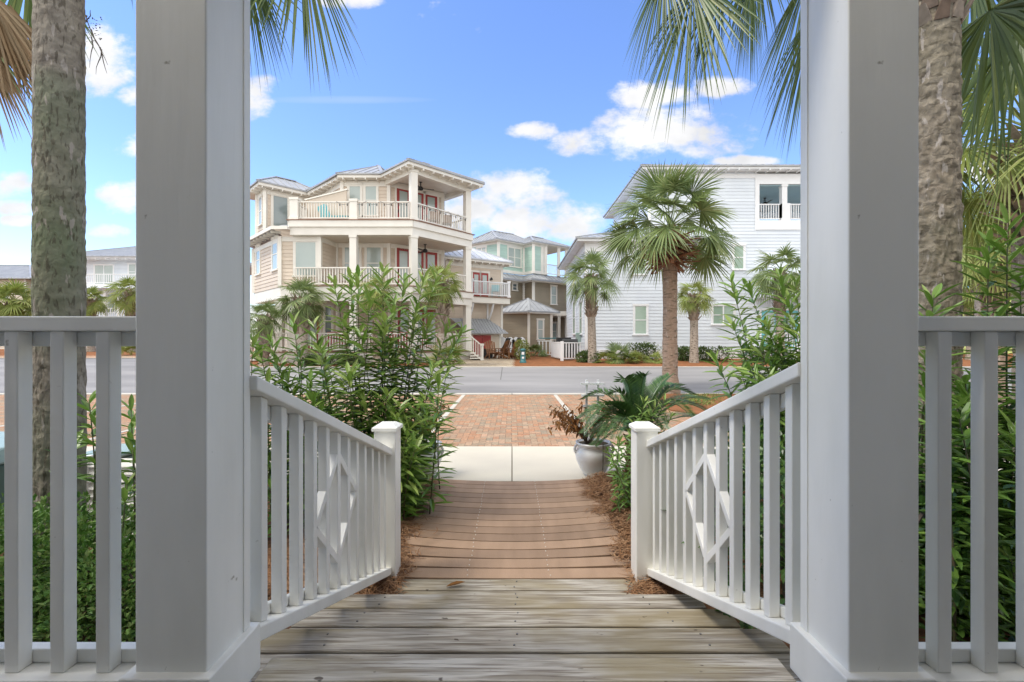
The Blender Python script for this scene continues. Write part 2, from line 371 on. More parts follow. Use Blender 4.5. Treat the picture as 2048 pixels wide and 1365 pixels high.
# ------------------------------------------------------------------ ground, walk, road
def sheet(x0, x1, ys, dz, step=None):
    mb = MB()
    for a, b in zip(ys, ys[1:]): mb.add([(x0,a,G(a)+dz),(x1,a,G(a)+dz),(x1,b,G(b)+dz),(x0,b,G(b)+dz)], [(0,1,2,3)])
    return mb
g = sheet(-400, 400, [-30, 14.2, 20.4, 32, 900], -.02)
struct('ground', g, 'soil')
g = MB()
for x0, x1 in ((-14, -.1), (-.1, 0)): pass
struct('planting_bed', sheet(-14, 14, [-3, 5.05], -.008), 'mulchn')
g = MB()
xs = [-14,-11.6,-9.2,-6.9,-4.6,-2.3,0,2.3,4.6,6.9,9.2,11.6,14]
for a, b in zip(xs, xs[1:]): g.box(a+.006, b-.006, 5.07, 6.74, -.06, .012)
o = struct('sidewalk', g, 'concrete')
def herring(x0, x1, y0, y1, z, s=.102):
    mb = MB(); g_ = .006
    nx = int((x1-x0)/s)+6; ny = int((y1-y0)/s)+6
    for i in range(-4, nx):
        for j in range(-4, ny):
            k = (i-j) % 4
            if k == 0: a,b,c,d = x0+i*s, x0+(i+2)*s, y0+j*s, y0+(j+1)*s
            elif k == 2+1-0 and True: a,b,c,d = x0+i*s, x0+(i+1)*s, y0+j*s, y0+(j+2)*s
            else: continue
            a=max(a,x0); b=min(b,x1); c=max(c,y0); d=min(d,y1)
            if b-a < .03 or d-c < .03: continue
            zz = z(c) if callable(z) else z; zd = z(d) if callable(z) else z
            mb.add([(a+g_/2,c+g_/2,zz),(b-g_/2,c+g_/2,zz),(b-g_/2,d-g_/2,zd),(a+g_/2,d-g_/2,zd)], [(0,1,2,3)], R.random())
    return mb
struct('paver_bed', sheet(-20, 20, [6.75, 13.3], -.004), 'paverbed')
struct('brick_parking', herring(-15, 12, 6.76, 13.28, .004), 'brick')
g = MB()
for x in (-9.5,-6.8,-4.12,-1.42,1.27,3.95,6.65): g.box(x-.05, x+.05, 6.8, 13.26, -.01, .010)
struct('parking_lines', g, 'kerb')
g = MB()
for i in range(-16, 16): g.box(i*3+.01, i*3+2.99, 13.3, 13.62, -.05, .018)
struct('kerb_strip', g, 'kerb')
struct('road', sheet(-60, 60, [13.63, 14.2, 20.4], .003), 'asphalt')
g = MB()
for i in range(-5, 16):
    for a, b in ((20.4, 20.62),):
        g.add([(i*3,a,G(a)+.02),(i*3+2.99,a,G(a)+.02),(i*3+2.99,b,G(b)+.02),(i*3,b,G(b)+.02),(i*3,a,G(a)-.1),(i*3+2.99,a,G(a)-.1)], [(0,1,2,3),(4,5,1,0)])
struct('far_kerb', g, 'kerb')
struct('mulch_bed', sheet(-15, 60, [20.62, 32, 44], .006), 'mulch')
g = MB(); pts = [(-.42,16.6),(-.425,18.2),(-.43,19.2),(-.44,20.38)]
for a, b in zip(pts, pts[1:]): g.add([(a[0]-.015,a[1],G(a[1])+.008),(a[0]+.015,a[1],G(a[1])+.008),(b[0]+.015,b[1],G(b[1])+.008),(b[0]-.015,b[1],G(b[1])+.008)],[(0,1,2,3)])
M['joint'] = mat('dark_joint', (.13,.125,.12), None, 2, .9)
struct('road_joint', g, 'joint')
struct('side_street', sheet(-60, -15.02, [20.4, 26], .004), 'asphalt')
g = MB(); g.add([(-60,26,G(26)+.03),(-15.1,26,G(26)+.03),(-15.1,26.3,G(26.3)+.03),(-60,26.3,G(26.3)+.03)],[(0,1,2,3)])
struct('side_kerb', g, 'kerb')
struct('side_brick_walk', herring(-44, -15.2, 26.31, 28.4, lambda d: G(d)+.02, .2), 'brick')
struct('side_mulch', sheet(-60, -15.1, [28.41, 32, 60], .006), 'mulch')
# paved drive of tan bricks by the beige house
g = MB(); s = .2
for i in range(0, 22):
    for j in range(0, 44):
        y = 20.64+j*.2; x = -3.6+i*.2+(j%2)*.1+(y-20.64)*.10
        if x < -3.5+(y-20.6)*.12 or x > -.05+(y-20.6)*.02: continue
        g.add([(x+.004,y+.004,G(y)+.012),(x+.193,y+.004,G(y)+.012),(x+.193,y+.193,G(y+.2)+.012),(x+.004,y+.193,G(y+.2)+.012)],[(0,1,2,3)])
struct('drive_paving', g, 'brickl')

# composite boardwalk, boards dished in the middle
bw = thing('boardwalk', 'tan composite boardwalk running from the weathered steps to the concrete sidewalk', 'boardwalk', (0,4,0))
yy = 2.995
k = 0
while yy < 5.0 and k < 15:
    mb = MB(); n = 14; wv = .1275; x0 = -.86+R.uniform(-.01,.01); x1 = .86+R.uniform(-.01,.01); vs = []
    r = R.random(); sk = R.uniform(-.003,.003)
    for i in range(n+1):
        x = x0+(x1-x0)*i/n; zz = .012+.042*min(1,(k+1)/4)*(x/.86)**2*(1-(k/30)); dy = .035*min(1,k/4)*(x/.86)**2+sk*x
        vs += [(x,yy+dy,zz),(x,yy+wv+dy,zz),(x,yy+wv+dy,zz-.028),(x,yy+dy,zz-.028)]
    fs = []
    for i in range(n):
        a = i*4; b = a+4
        fs += [(a,b,b+1,a+1),(a+1,b+1,b+2,a+2),(a+2,b+2,b+3,a+3),(a+3,b+3,b,a)]
    fs += [(0,1,2,3),(n*4+3,n*4+2,n*4+1,n*4)]
    mb.add(vs, fs, r); mb.build('board', 'comp', bw, bevel=.003)
    yy += .1385; k += 1
mb = MB()
for i in range(15):
    for x in (-.30, .255):
        for q in (.03, .1): mb.lathe((x+R.uniform(-.006,.006), 2.995+i*.1385+q, .0135+.042*min(1,(i+1)/4)*(x/.86)**2), [(.0001,.003),(.0036,.002),(.0036,-.003)], 8)
mb.build_each('screw', 'screw', bw)

# wooden stairs and porch floor
st = thing('porch_stairs', 'weathered grey wooden porch stairs with mossy streaks between the white railings', 'stairs', (0,2.2,0))
def plank(x0, x1, y0, y1, z1, th=.036, parent=st, name='tread_board'):
    mb = MB(); n = 10; r = R.random()
    for i in range(1):
        mb.box(x0, x1, y0, y1, z1-th, z1, r)
    return mb.build(name, 'deck', parent, bevel=.005)
edges = [1.45, 1.82, 2.195, 2.577, 2.988]; zs = [.57, .4275, .285, .1425, .012]
for i in range(1, 5):
    e = edges[i]; zt = zs[i]
    for j in range(3):
        y1 = e-j*.1435; y0 = y1-.134
        if j == 2: y0 = y1-.08
        plank(-1.02+R.uniform(-.01,.01), 1.05+R.uniform(-.01,.01), y0, y1, zt+R.uniform(-.002,.002))
M['nail'] = mat('nail_head', (.16,.15,.14), None, 2, .4)
mb = MB()
for i in range(1, 5):
    for j in range(2):
        for x in (-.72, .02, .75):
            for q in (.035, .1): mb.lathe((x+R.uniform(-.012,.012), edges[i]-j*.1435-q, zs[i]+.0015), [(.0001,.0015),(.0045,.001),(.0045,-.003)], 8)
mb.build_each('nail', 'nail', st)
mb = MB()
for i in range(1, 4):   # risers below each tread edge
    mb.box(-1.0, 1.03, edges[i]-.05, edges[i]-.03, zs[i+1], zs[i]-.037)
mb.box(-1.0, 1.03, 1.38, 1.40, .28, .532)
mb.build_each('riser', 'deck', st)
mb = MB()
for x in (-1.0, .0, 1.0):
    for i in range(1, 4): mb.box(x-.02, x+.02, edges[i-1]-.1, edges[i]-.06, 0, zs[i]-.038)
mb.build_each('stringer', 'deck', st)

porch = thing('porch', 'shaded white front porch with weathered board floor in the foreground', 'porch', (0,0,.5))
pf = MB(); y = 1.45; ws = [.095,.14]
i = 0
while y > -1.5:
    wd = .1 if i == 0 else .139; r = R.random()
    m_ = MB(); m_.box(-5 if i > 0 else -.775, 5 if i > 0 else .855, y-wd, y, .534, .57, r); m_.build('floor_board', 'deck', porch, bevel=.004)
    y -= wd+.005; i += 1
mb = MB()
mb.box(-5,-.86+.05-.0,1.36,1.40,.30,.533); mb.box(.88,5,1.36,1.40,.30,.533); mb.build('skirt_board', 'white', porch)
mb = MB(); mb.box(-5, 5, -1.59, .96, 3.14, 3.2); mb.build('ceiling', 'white', porch)  # out of view; front edge drawn back to tune light on the columns
mb = MB(); mb.box(-5, 5, 1.20, 1.38, 2.85, 3.139); mb.build('beam', 'white', porch)
mb = MB(); mb.box(-6, 6, -1.75, -1.6, 0, 5.2); mb.build('wall', 'bluew', porch)  # unseen house wall, its height and distance shaped to darken the column fronts


def column(x0, x1, label):
    c = thing('porch_column', label, 'column', ((x0+x1)/2, 1.285, .57), 'porch columns framing the steps')
    mb = MB(); mb.box(x0, x1, 1.19, 1.38, .5702, 2.85); mb.build('shaft', 'worn', c, bevel=.004)
    xi = x1 if x0 < 0 else x0; mb = MB(); mb.box(xi-.0035, xi+.0035, 1.352, 1.3835, .7145, 2.72); mb.build('edge_strip', 'worn', c, bevel=.001)
    mb = MB(); mb.box(x0-.024, x1+.024, 1.165, 1.405, .5703, .714); mb.build('plinth', 'worn', c, bevel=.004)
    mb = MB(); mb.box(x0-.02, x1+.02, 1.17, 1.40, 2.72, 2.848); mb.build('capital', 'worn', c, bevel=.004)
column(-.997, -.808, 'thick square white porch column left of the steps')
column(.89, 1.077, 'thick square white porch column right of the steps')

def porch_rail(x0, x1, bx, label):
    t = thing('porch_railing', label, 'railing', ((x0+x1)/2, 1.28, .57), 'porch railings')
    mb = MB(); mb.box(x0, x1, 1.215, 1.325, 1.617, 1.657); mb.build('top_rail', 'worn', t, bevel=.004)
    mb = MB(); mb.box(x0, x1, 1.268, 1.303, 1.575, 1.6165); mb.build('upper_board', 'worn', t, bevel=.003)
    mb = MB(); mb.box(x0, x1, 1.20, 1.30, .645, .683); mb.build('bottom_rail', 'worn', t, bevel=.004)
    mb = MB(); mb.box(x0, x1, 1.268, 1.30, .6835, .722); mb.build('lower_board', 'worn', t, bevel=.003)
    for b in bx:
        mb = MB(); mb.box(b, b+.038, 1.228, 1.2675, .6835, 1.6165); mb.build('baluster', 'worn', t, bevel=.003)
porch_rail(-3.2, -.998, [-1.387+.0-.125*i for i in range(-2, 12)], 'white porch railing left of the columns, with hedge and mossy palm trunk behind')
porch_rail(1.078, 3.2, [1.163+.127*i for i in range(0, 14)], 'white porch railing right of the columns, with oleander leaves behind')

def stair_rail(sx, ci, label, at_=-.424, ab_=.403, m_=.383, ni=.76):
    zc = lambda d: H-(at_+m_*d)
    zb = lambda d: H-(ab_+m_*d)
    """sx = -1 left, +1 right; ci = inner face of the balusters"""
    t = thing('stair_railing', label, 'railing', (sx*ci, 2.2, 0), 'sloping stair railings')
    X = lambda a: sx*(ci+a)
    def sl(a0, a1, d0, d1, f, h0, h1, name, mm='worn'):
        xa, xb = sorted((X(a0), X(a1))); mb = MB()
        mb.hexa([(xa,d0,f(d0)+h0),(xb,d0,f(d0)+h0),(xb,d1,f(d1)+h0),(xa,d1,f(d1)+h0),(xa,d0,f(d0)+h1),(xb,d0,f(d0)+h1),(xb,d1,f(d1)+h1),(xa,d1,f(d1)+h1)])
        return mb.build(name, mm, t, bevel=.005)
    sl(-.028, .072, 1.381, 2.965, zc, -.045, 0, 'top_rail')
    sl(.04, .068, 1.381, 2.95, zc, -.10, -.0455, 'upper_board')
    sl(-.022, .06, 1.406, 2.97, zb, 0, .05, 'bottom_rail')
    sl(.04, .068, 1.406, 2.96, zb, .0505, .09, 'lower_board')
    for i in range(12):
        d = 1.455+.1275*i; xa, xb = sorted((X(0), X(.038))); mb = MB()
        mb.hexa([(xa,d,zb(d)+.0505),(xb,d,zb(d)+.0505),(xb,d+.038,zb(d+.038)+.0505),(xa,d+.038,zb(d+.038)+.0505),
                 (xa,d,zc(d)-.0455),(xb,d,zc(d)-.0455),(xb,d+.038,zc(d+.038)-.0455),(xa,d+.038,zc(d+.038)-.0455)])
        mb.build('baluster', 'worn', t, bevel=.003)
    cd, cz, hw, hh = 2.11, .81, .245, .25
    pts = [(cd,cz+hh),(cd+hw,cz),(cd,cz-hh),(cd-hw,cz)]
    for i in range(4):
        a, b = pts[i], pts[(i+1)%4]
        mb = MB(); mb.beam((X(.0195),a[0],a[1]), (X(.0195),b[0],b[1]), .03, .036, up=(1,0,0)); mb.build('diamond_bar', 'worn', t, bevel=.002)
    # newel post
    xa, xb = sorted((sx*ni, sx*(ni+.142)))
    mb = MB(); mb.box(xa, xb, 2.935, 3.075, .0, 1.0); nw = mb.build('newel_post', 'worn', t, bevel=.005)
    mb = MB(); e = .012; cx = (xa+xb)/2
    mb.hexa([(xa-e,2.923,1.0),(xb+e,2.923,1.0),(xb+e,3.087,1.0),(xa-e,3.087,1.0),(xa-e,2.923,1.022),(xb+e,2.923,1.022),(xb+e,3.087,1.022),(xa-e,3.087,1.022)])
    mb.hexa([(xa-e,2.923,1.0222),(xb+e,2.923,1.0222),(xb+e,3.087,1.0222),(xa-e,3.087,1.0222),(xa+.025,2.96,1.046),(xb-.025,2.96,1.046),(xb-.025,3.05,1.046),(xa+.025,3.05,1.046)])
    mb.build('cap', 'worn', nw, bevel=.003)
stair_rail(-1, .81, 'white sloping stair railing with diamond motif left of the steps')
stair_rail(1, .905, 'white sloping stair railing with diamond motif right of the steps', -.455, .428, .376, .812)

# ------------------------------------------------------------------ vegetation helpers
def leaf(mb, p, d, up, L, wd, bend=.0, rnd=None, n=3, fold=.25):
    d = d.normalized(); s = d.cross(up)
    if s.length < 1e-3: s = d.cross(Vector((1,0,0)))
    s.normalize(); u = s.cross(d).normalized()
    vs = []; 
    prof = [(0,.12),(.25,.8),(.55,1),(.82,.6),(1,0)] if n >= 3 else [(0,.15),(.45,1),(1,0)]
    for t, wf in prof:
        c = p+d*(L*t)+Vector((0,0,-bend*L*t*t))
        if wf == 0: vs.append(c)
        else: vs += [c-s*(wd*wf/2)+u*(wd*wf*fold), c, c+s*(wd*wf/2)+u*(wd*wf*fold)]
    fs = []; k = len(prof)-1
    for i in range(k-1):
        a = i*3; fs += [(a,a+1,a+4,a+3),(a+1,a+2,a+5,a+4)]
    a = (k-1)*3; fs += [(a,a+1,a+3),(a+1,a+2,a+3)]
    mb.add(vs, fs, rnd)
def rv(s=1): return Vector((R.uniform(-s,s),R.uniform(-s,s),R.uniform(-s,s)))
def stem_path(b, t, bow, n=10):
    b = Vector(b); t = Vector(t); out = []
    side = Vector((R.uniform(-1,1),R.uniform(-1,1),0))*bow
    for i in range(n+1):
        k = i/n; p = b.lerp(t, k); hor = (t-b); hor.z = 0
        p += side*math.sin(k*math.pi)-hor*.18*math.sin(k*math.pi); out.append(p)
    return out
def oleander_stem(ms, ml, b, t, start=.25, L=.15, wd=.022, sp=.042, bow=.06, light=.0):
    pts = stem_path(b, t, bow); tot = sum((pts[i+1]-pts[i]).length for i in range(len(pts)-1))
    ms.tube(pts, [.008-.0055*i/10 for i in range(11)], 5)
    n = max(4, int(tot*(1-start)/sp)); ph = R.random()*6
    for i in range(n):
        k = start+(1-start)*(i+.5)/n; x = k*10; j = min(9, int(x)); p = pts[j].lerp(pts[j+1], x-j); ax = (pts[j+1]-pts[j]).normalized()
        a = ax.cross(Vector((.3,1,.1))).normalized(); bb = ax.cross(a)
        top = max(0, (k-.8)/.2)
        for q in range(3):
            if R.random() < .08: continue
            an = ph+i*1.05+q*2.094+R.uniform(-.25,.25); rd = a*math.cos(an)+bb*math.sin(an)
            el = .26+.65*top+R.uniform(-.25,.25)-.25*(1-k); d = rd*math.cos(el)+ax*math.sin(el)
            ll = L*R.uniform(.75,1.15)*(1-.35*max(0,(k-.93)/.07))
            leaf(ml, p, d, ax, ll, wd*R.uniform(.8,1.15), R.uniform(.0,.18), min(1,max(0,R.gauss(.4+light+.3*top,.2))))
def oleander(name, label, stems, L=.15, wd=.022, group=None, sp=.042, light=0):
    t = thing(name, label, 'shrub', (stems[0][0][0], stems[0][0][1], 0), group)
    ms, ml = MB(), MB()
    for b, tp, st_ in stems: oleander_stem(ms, ml, b, tp, st_, L, wd, sp, light=light)
    ms.build('stem', 'stem', t, True); ml.build('foliage', 'oleaf', t)
    return t
def fan(mb, hub, fwd, size, nseg=34, droop=.35, spread=2.3, lw=.035, up=None, rsh=0, split=.3, roll=0):
    fwd = fwd.normalized(); upv = up or Vector((0,0,1)); s = fwd.cross(upv)
    if s.length < .05: s = Vector((1,0,0))
    s.normalize(); u = s.cross(fwd).normalized(); base = R.random()*.25+rsh
    if roll: q = Matrix.Rotation(R.uniform(-roll,roll), 3, fwd); s = q@s; u = q@u
    for i in range(nseg):
        a = (i/(nseg-1)-.5)*2*spread; a += R.uniform(-.02,.02)
        d = (fwd*math.cos(a)+s*math.sin(a)+u*(-.12-.10*math.cos(a)+R.uniform(-.08,.08))).normalized()
        L = size*(.95-.30*(abs(a)/spread)**2)*R.uniform(.85,1.08)
        sd = d.cross(u).normalized(); dr = droop*R.uniform(.6,1.6)
        vs = []
        for t, wf in ((.0,.15),(.35,1),(.62,.85),(.85,.4),(1,0)):
            c = hub+d*(L*t)+Vector((0,0,-1))*(dr*L*(max(0,t-.25))**2)
            if wf == 0: vs.append(c)
            else: vs += [c-sd*(lw*wf/2)+u*(lw*wf*.25), c, c+sd*(lw*wf/2)+u*(lw*wf*.25)]
        fs = []
        for k in range(3): q = k*3; fs += [(q,q+1,q+4,q+3),(q+1,q+2,q+5,q+4)]
        fs += [(9,10,12),(10,11,12)]
        mb.add(vs, fs, min(1,max(0,base+R.gauss(.35,.17))))
def frond(mbs, mbl, base, d, pet, size, nseg=34, droop=.35, lw=.035, pr=.012, rsh=0, spread=2.3, sag=.25):
    d = d.normalized(); pts = []
    for i in range(6):
        k = i/5; pts.append(base+d*(pet*k)+Vector((0,0,-sag*pet*k*k)))
    mbs.tube(pts, [pr*(1.5-.8*i/5) for i in range(6)], 4, rnd=.6)
    f = (pts[-1]-pts[-2]).normalized()
    fan(mbl, pts[-1], f, size, nseg, droop, spread, lw, rsh=rsh, roll=.8)
def palm_crown(center, n, pet, size, nseg, lw, droop=.4, lo=-50, hi=80, pr=.012, rsh=0, jitter=.15, spread=2.2):
    mbl = MB(); mbs = MB()
    for i in range(n):
        k = (i+.5)/n; el = rad(hi+(lo-hi)*k**.85)+R.uniform(-jitter,jitter); az = i*2.39996+R.uniform(-.2,.2)
        d = Vector((math.cos(az)*math.cos(el), math.sin(az)*math.cos(el), math.sin(el)))
        frond(mbs, mbl, Vector(center)+rv(.03)*size, d, pet*R.uniform(.85,1.1), size*R.uniform(.85,1.1), nseg, droop*(1+k), lw, pr, rsh, spread, sag=.15+.25*k)
    return mbs, mbl
def trunk_mesh(pts, rs, n=40, amp=.006, ring=.0, seed=0, rings=None, vf=18):
    """tapered trunk, fine mesh, surface broken by real relief"""
    mb = MB(); vs = []; fs = []; P_ = [Vector(p) for p in pts]
    L = [0]
    for a, b in zip(P_, P_[1:]): L.append(L[-1]+(b-a).length)
    m_ = rings or int(L[-1]/.02)
    for i in range(m_+1):
        s = L[-1]*i/m_; j = max(k for k in range(len(L)) if L[k] <= s+1e-9); j = min(j, len(P_)-2)
        k = (s-L[j])/(L[j+1]-L[j]); c = P_[j].lerp(P_[j+1], k); r = rs[j]+(rs[j+1]-rs[j])*k
        for q in range(n):
            a = 2*math.pi*q/n; dx, dy = math.cos(a), math.sin(a)
            v = noise.noise(Vector((dx*r*vf+seed, dy*r*vf, c.z*vf*.45)))+.5*abs(noise.noise(Vector((dx*r*vf*2.2+seed, dy*r*vf*2.2, c.z*vf*.6))))
            v2 = noise.noise(Vector((dx*r*60+seed, dy*r*60, c.z*22)))
            rg = ring*(((c.z*11+.6*noise.noise(Vector((dx*1.5+seed,dy*1.5,c.z*3)))) % 1)-.5)
            rr = r+amp*(v*1.4+v2)+rg
            vs.append((c.x+dx*rr, c.y+dy*rr, c.z))
    for i in range(m_):
        for q in range(n): fs.append((i*n+q, i*n+(q+1)%n, (i+1)*n+(q+1)%n, (i+1)*n+q))
    fs.append(tuple(m_*n+q for q in range(n)))
    return mb.add(vs, fs, .5)
def boots(mb, c0, c1, r0, r1, rows, per, L, wd, out=.5, down=False):
    c0 = Vector(c0); c1 = Vector(c1)
    for i in range(rows):
        k = i/max(1,rows-1); c = c0.lerp(c1, k); r = r0+(r1-r0)*k
        for q in range(per):
            a = 2*math.pi*(q+.5*(i%2))/per+R.uniform(-.12,.12); rd = Vector((math.cos(a),math.sin(a),0))
            el = (rad(60)+R.uniform(-.2,.2))*(1-out) if not down else R.uniform(-.9,.5)
            d = rd*math.cos(el)+Vector((0,0,1))*math.sin(el) if down else (rd*out+Vector((0,0,1))*(1-out)+rv(.12)).normalized()
            s = Vector((-rd.y, rd.x, 0)); p = c+rd*r*.85; ll = L*R.uniform(.6,1.2); ww = wd*R.uniform(.8,1.15)
            q1 = p+d*ll; th = rd*.02 if not down else Vector((0,0,.02))
            mb.hexa([p-s*ww/2-th, p+s*ww/2-th, p+s*ww/2+th, p-s*ww/2+th, q1-s*ww*.28-th*.4, q1+s*ww*.28-th*.4, q1+s*ww*.28+th*.4, q1-s*ww*.28+th*.4])
def leafcloud(mb, pts, n, L, wd, upb=.6, nn=2):
    """pts = ellipsoids (cx,cy,cz,rx,ry,rz); leaves crowd the outer shell"""
    for i in range(n):
        cx,cy,cz,rx,ry,rz = R.choice(pts); d = Vector((R.gauss(0,1),R.gauss(0,1),R.gauss(0,1))).normalized(); k = 1-abs(R.gauss(0,.22))
        k *= 1+.18*noise.noise(Vector((cx,cy,cz))+d*3)
        p = Vector((cx+d.x*rx*k, cy+d.y*ry*k, cz+d.z*rz*k))
        if p.z < .02: p.z = .02+R.random()*.05
        ld = (d+rv(.8)+Vector((0,0,upb*R.random()))).normalized()
        leaf(mb, p, ld, Vector((0,0,1))+rv(.5), L*R.uniform(.6,1.2), wd*R.uniform(.7,1.2), .1, None, nn)

# ------------------------------------------------------------------ buildings
class Fr:
    """a wall seen from outside: p left end, q right end (plan), outward normal towards the viewer"""
    def __init__(s, p, q):
        s.p = Vector((p[0],p[1],0)); s.q = Vector((q[0],q[1],0)); s.L = (s.q-s.p).length; s.u = (s.q-s.p)/s.L; s.n = Vector((s.u.y,-s.u.x,0))
    def at(s, px):
        k = (px-1024)/F; return (k*s.p.y-s.p.x)/(s.u.x-k*s.u.y)
    def z(s, px, py):
        u = s.at(px); return H+(682.5-py)/F*(s.p.y+s.u.y*u)
    def pt(s, u, n, z): v = s.p+s.u*u+s.n*n; return (v.x, v.y, z)
    def box(s, mb, u0,u1,n0,n1,z0,z1, rnd=None):
        return mb.hexa([s.pt(u0,n1,z0),s.pt(u1,n1,z0),s.pt(u1,n0,z0),s.pt(u0,n0,z0),s.pt(u0,n1,z1),s.pt(u1,n1,z1),s.pt(u1,n0,z1),s.pt(u0,n0,z1)], rnd)
def siding(mb, fr, z0, z1, ex=.19, lap=.028, th=.15):
    z = z0
    while z < z1-1e-4:
        zt = min(z+ex, z1); r = R.random()
        mb.add([fr.pt(0,lap,z),fr.pt(fr.L,lap,z),fr.pt(fr.L,.004,zt),fr.pt(0,.004,zt),fr.pt(0,0,z),fr.pt(fr.L,0,z)], [(0,1,2,3),(4,5,1,0)], r)
        z = zt
    fr.box(mb, 0, fr.L, -th, 0, z0, z1, .5)
def window(parent, fr, u0, u1, z0, z1, trim='trim', glass='glass', sash=True, cols=1, tw=.10, sill=True):
    mb = MB(); a = .055
    fr.box(mb, u0-tw,u0,.0,a,z0,z1); fr.box(mb, u1,u1+tw,.0,a,z0,z1)
    fr.box(mb, u0-tw-.03,u1+tw+.03,.0,a+.02,z1,z1+tw*1.2); fr.box(mb, u0-tw-(.04 if sill else 0),u1+tw+(.04 if sill else 0),.0,a+(.05 if sill else 0),z0-tw*.7,z0)
    wn = mb.build('window', trim, parent)
    mb = MB(); e = .035
    w_ = (u1-u0)/cols
    for c in range(cols):
        x0 = u0+c*w_; x1 = x0+w_
        fr.box(mb, x0,x0+e,.034,.048,z0,z1); fr.box(mb, x1-e,x1,.034,.048,z0,z1); fr.box(mb, x0+e,x1-e,.034,.048,z0,z0+e); fr.box(mb, x0+e,x1-e,.034,.048,z1-e,z1)
        if sash: zm = (z0+z1)/2; fr.box(mb, x0+e,x1-e,.034,.052,zm-e*.7,zm+e*.7)
        if c: fr.box(mb, x0-.04, x0+.04, .049,.057, z0, z1)
    mb.build('sash', trim, wn)
    mb = MB(); fr.box(mb, u0,u1,.0335,.0355,z0,z1); mb.build('pane', glass, wn)
    return wn
def wpx(parent, fr, x0, x1, y0, y1, **k):
    u0, u1 = fr.at(x0), fr.at(x1); xm = (x0+x1)/2
    return window(parent, fr, u0, u1, fr.z(xm,y1), fr.z(xm,y0), **k)
def door(parent, fr, u0, u1, z0, z1, col='red', trim='trim', glass='glass', handle=True):
    mb = MB(); fr.box(mb, u0-.09,u0-.001,0,.06,z0,z1); fr.box(mb, u1+.001,u1+.09,0,.06,z0,z1); fr.box(mb, u0-.12,u1+.12,0,.075,z1+.001,z1+.12)
    dr = mb.build('door', trim, parent); s = (u1-u0)*.2
    mb = MB(); fr.box(mb,u0,u0+s,.034,.048,z0,z1); fr.box(mb,u1-s,u1,.034,.048,z0,z1); fr.box(mb,u0+s,u1-s,.034,.048,z0,z0+.28); fr.box(mb,u0+s,u1-s,.025,.045,z1-.14,z1)
    mb.build('door_leaf', col, dr)
    mb = MB(); fr.box(mb,u0+s,u1-s,.034,.040,z0+.28,z1-.14); mb.build('door_glass', glass, dr)
    mb = MB(); fr.box(mb,u0+s*.4,u0+s*.6,.045,.10,z0+.95,z0+1.12); mb.build('handle', 'dark', dr)
    return dr
def railing(parent, pts, z, mm='trim', h=.95, sp=.135, bw_=.042, name='railing', ends=True):
    mb = MB()
    for (a, b) in zip(pts, pts[1:]):
        za = z[0] if isinstance(z, tuple) else z; zb_ = z[1] if isinstance(z, tuple) else z
        A = Vector((a[0],a[1],za)); B = Vector((b[0],b[1],zb_))
        mb.beam(A+Vector((0,0,h-.03)), B+Vector((0,0,h-.03)), .10, .06); mb.beam(A+Vector((0,0,.12)), B+Vector((0,0,.12)), .06, .06)
        L = (B-A).length; n = max(2, int(L/sp))
        for i in range(n):
            c = A.lerp(B, (i+.5)/n); mb.beam(c+Vector((0,0,.13)), c+Vector((0,0,h-.05)), bw_, bw_, up=(0,1,0))
    return mb.build(name, mm, parent)
def post(parent, x, y, z0, z1, wd=.34, mm='trim', rot=0, name='post'):
    mb = MB(); c, s = math.cos(rot), math.sin(rot)
    def q(h, z): return [(x+c*a-s*b, y+s*a+c*b, z) for a, b in ((-h,-h),(h,-h),(h,h),(-h,h))]
    for h, a, b in ((wd/2, z0+.151, z1-.121), (wd/2+.03, z0, z0+.15), (wd/2+.03, z1-.12, z1)):
        mb.hexa(q(h,a)+q(h,b))
    return mb.build(name, mm, parent)
def rface(mb, a, b, c, d=None, rib=.42):
    """roof plane: eave a-b, upper edge d-c (or a point c); standing seams run up the slope"""
    A, B, C = Vector(a), Vector(b), Vector(c); D = Vector(d) if d is not None else C
    poly = [A,B,C]+([D] if d is not None else [])
    mb.add(poly, [tuple(range(len(poly)))], .5)
    u = (B-A).normalized(); n = u.cross(C-A).normalized()
    if n.z < 0: n = -n
    v = n.cross(u); 
    if v.z < 0: v = -v
    L = (B-A).length; cu = (C-A).dot(u); cv = (C-A).dot(v); du = (D-A).dot(u); dv = (D-A).dot(v)
    x = rib/2
    while x < L:
        if x < du: t = dv*x/du
        elif x > cu: t = cv*(L-x)/max(1e-6,(L-cu))
        else: t = cv
        t = max(0, min(t, max(cv,dv)))
        if t > .1:
            p = A+u*x+n*.015; mb.beam(p, p+v*t, .035, .035, up=n)
        x += rib
def hip(mb, quad, ze, zr, frac=None, drop=.12, soff=None):
    """hip roof over a convex quad given anticlockwise from the near-left corner; ridge parallel to side 0-1"""
    p = [Vector((x,y,ze)) for x, y in quad]
    m0 = (p[0]+p[3])/2; m1 = (p[1]+p[2])/2; fr_ = frac if frac is not None else .3
    r0 = m0.lerp(m1, fr_); r1 = m0.lerp(m1, 1-fr_); r0.z = r1.z = zr
    if fr_ >= .5:
        for i in range(4): rface(mb, p[i], p[(i+1)%4], r0)
    else:
        rface(mb, p[0], p[1], r1, r0); rface(mb, p[1], p[2], r1); rface(mb, p[2], p[3], r0, r1); rface(mb, p[3], p[0], r0)
        mb.beam(r0+Vector((0,0,.02)), r1+Vector((0,0,.02)), .22, .05)
    for a, b in ((p[0],r0),(p[3],r0),(p[1],r1),(p[2],r1)): mb.beam(a+Vector((0,0,.01)), b+Vector((0,0,.01)), .18, .05)
    for i in range(4):
        a, b = p[i], p[(i+1)%4]; q = Vector((0,0,-.045)); mb.beam(a+q, b+q, .06, .08)
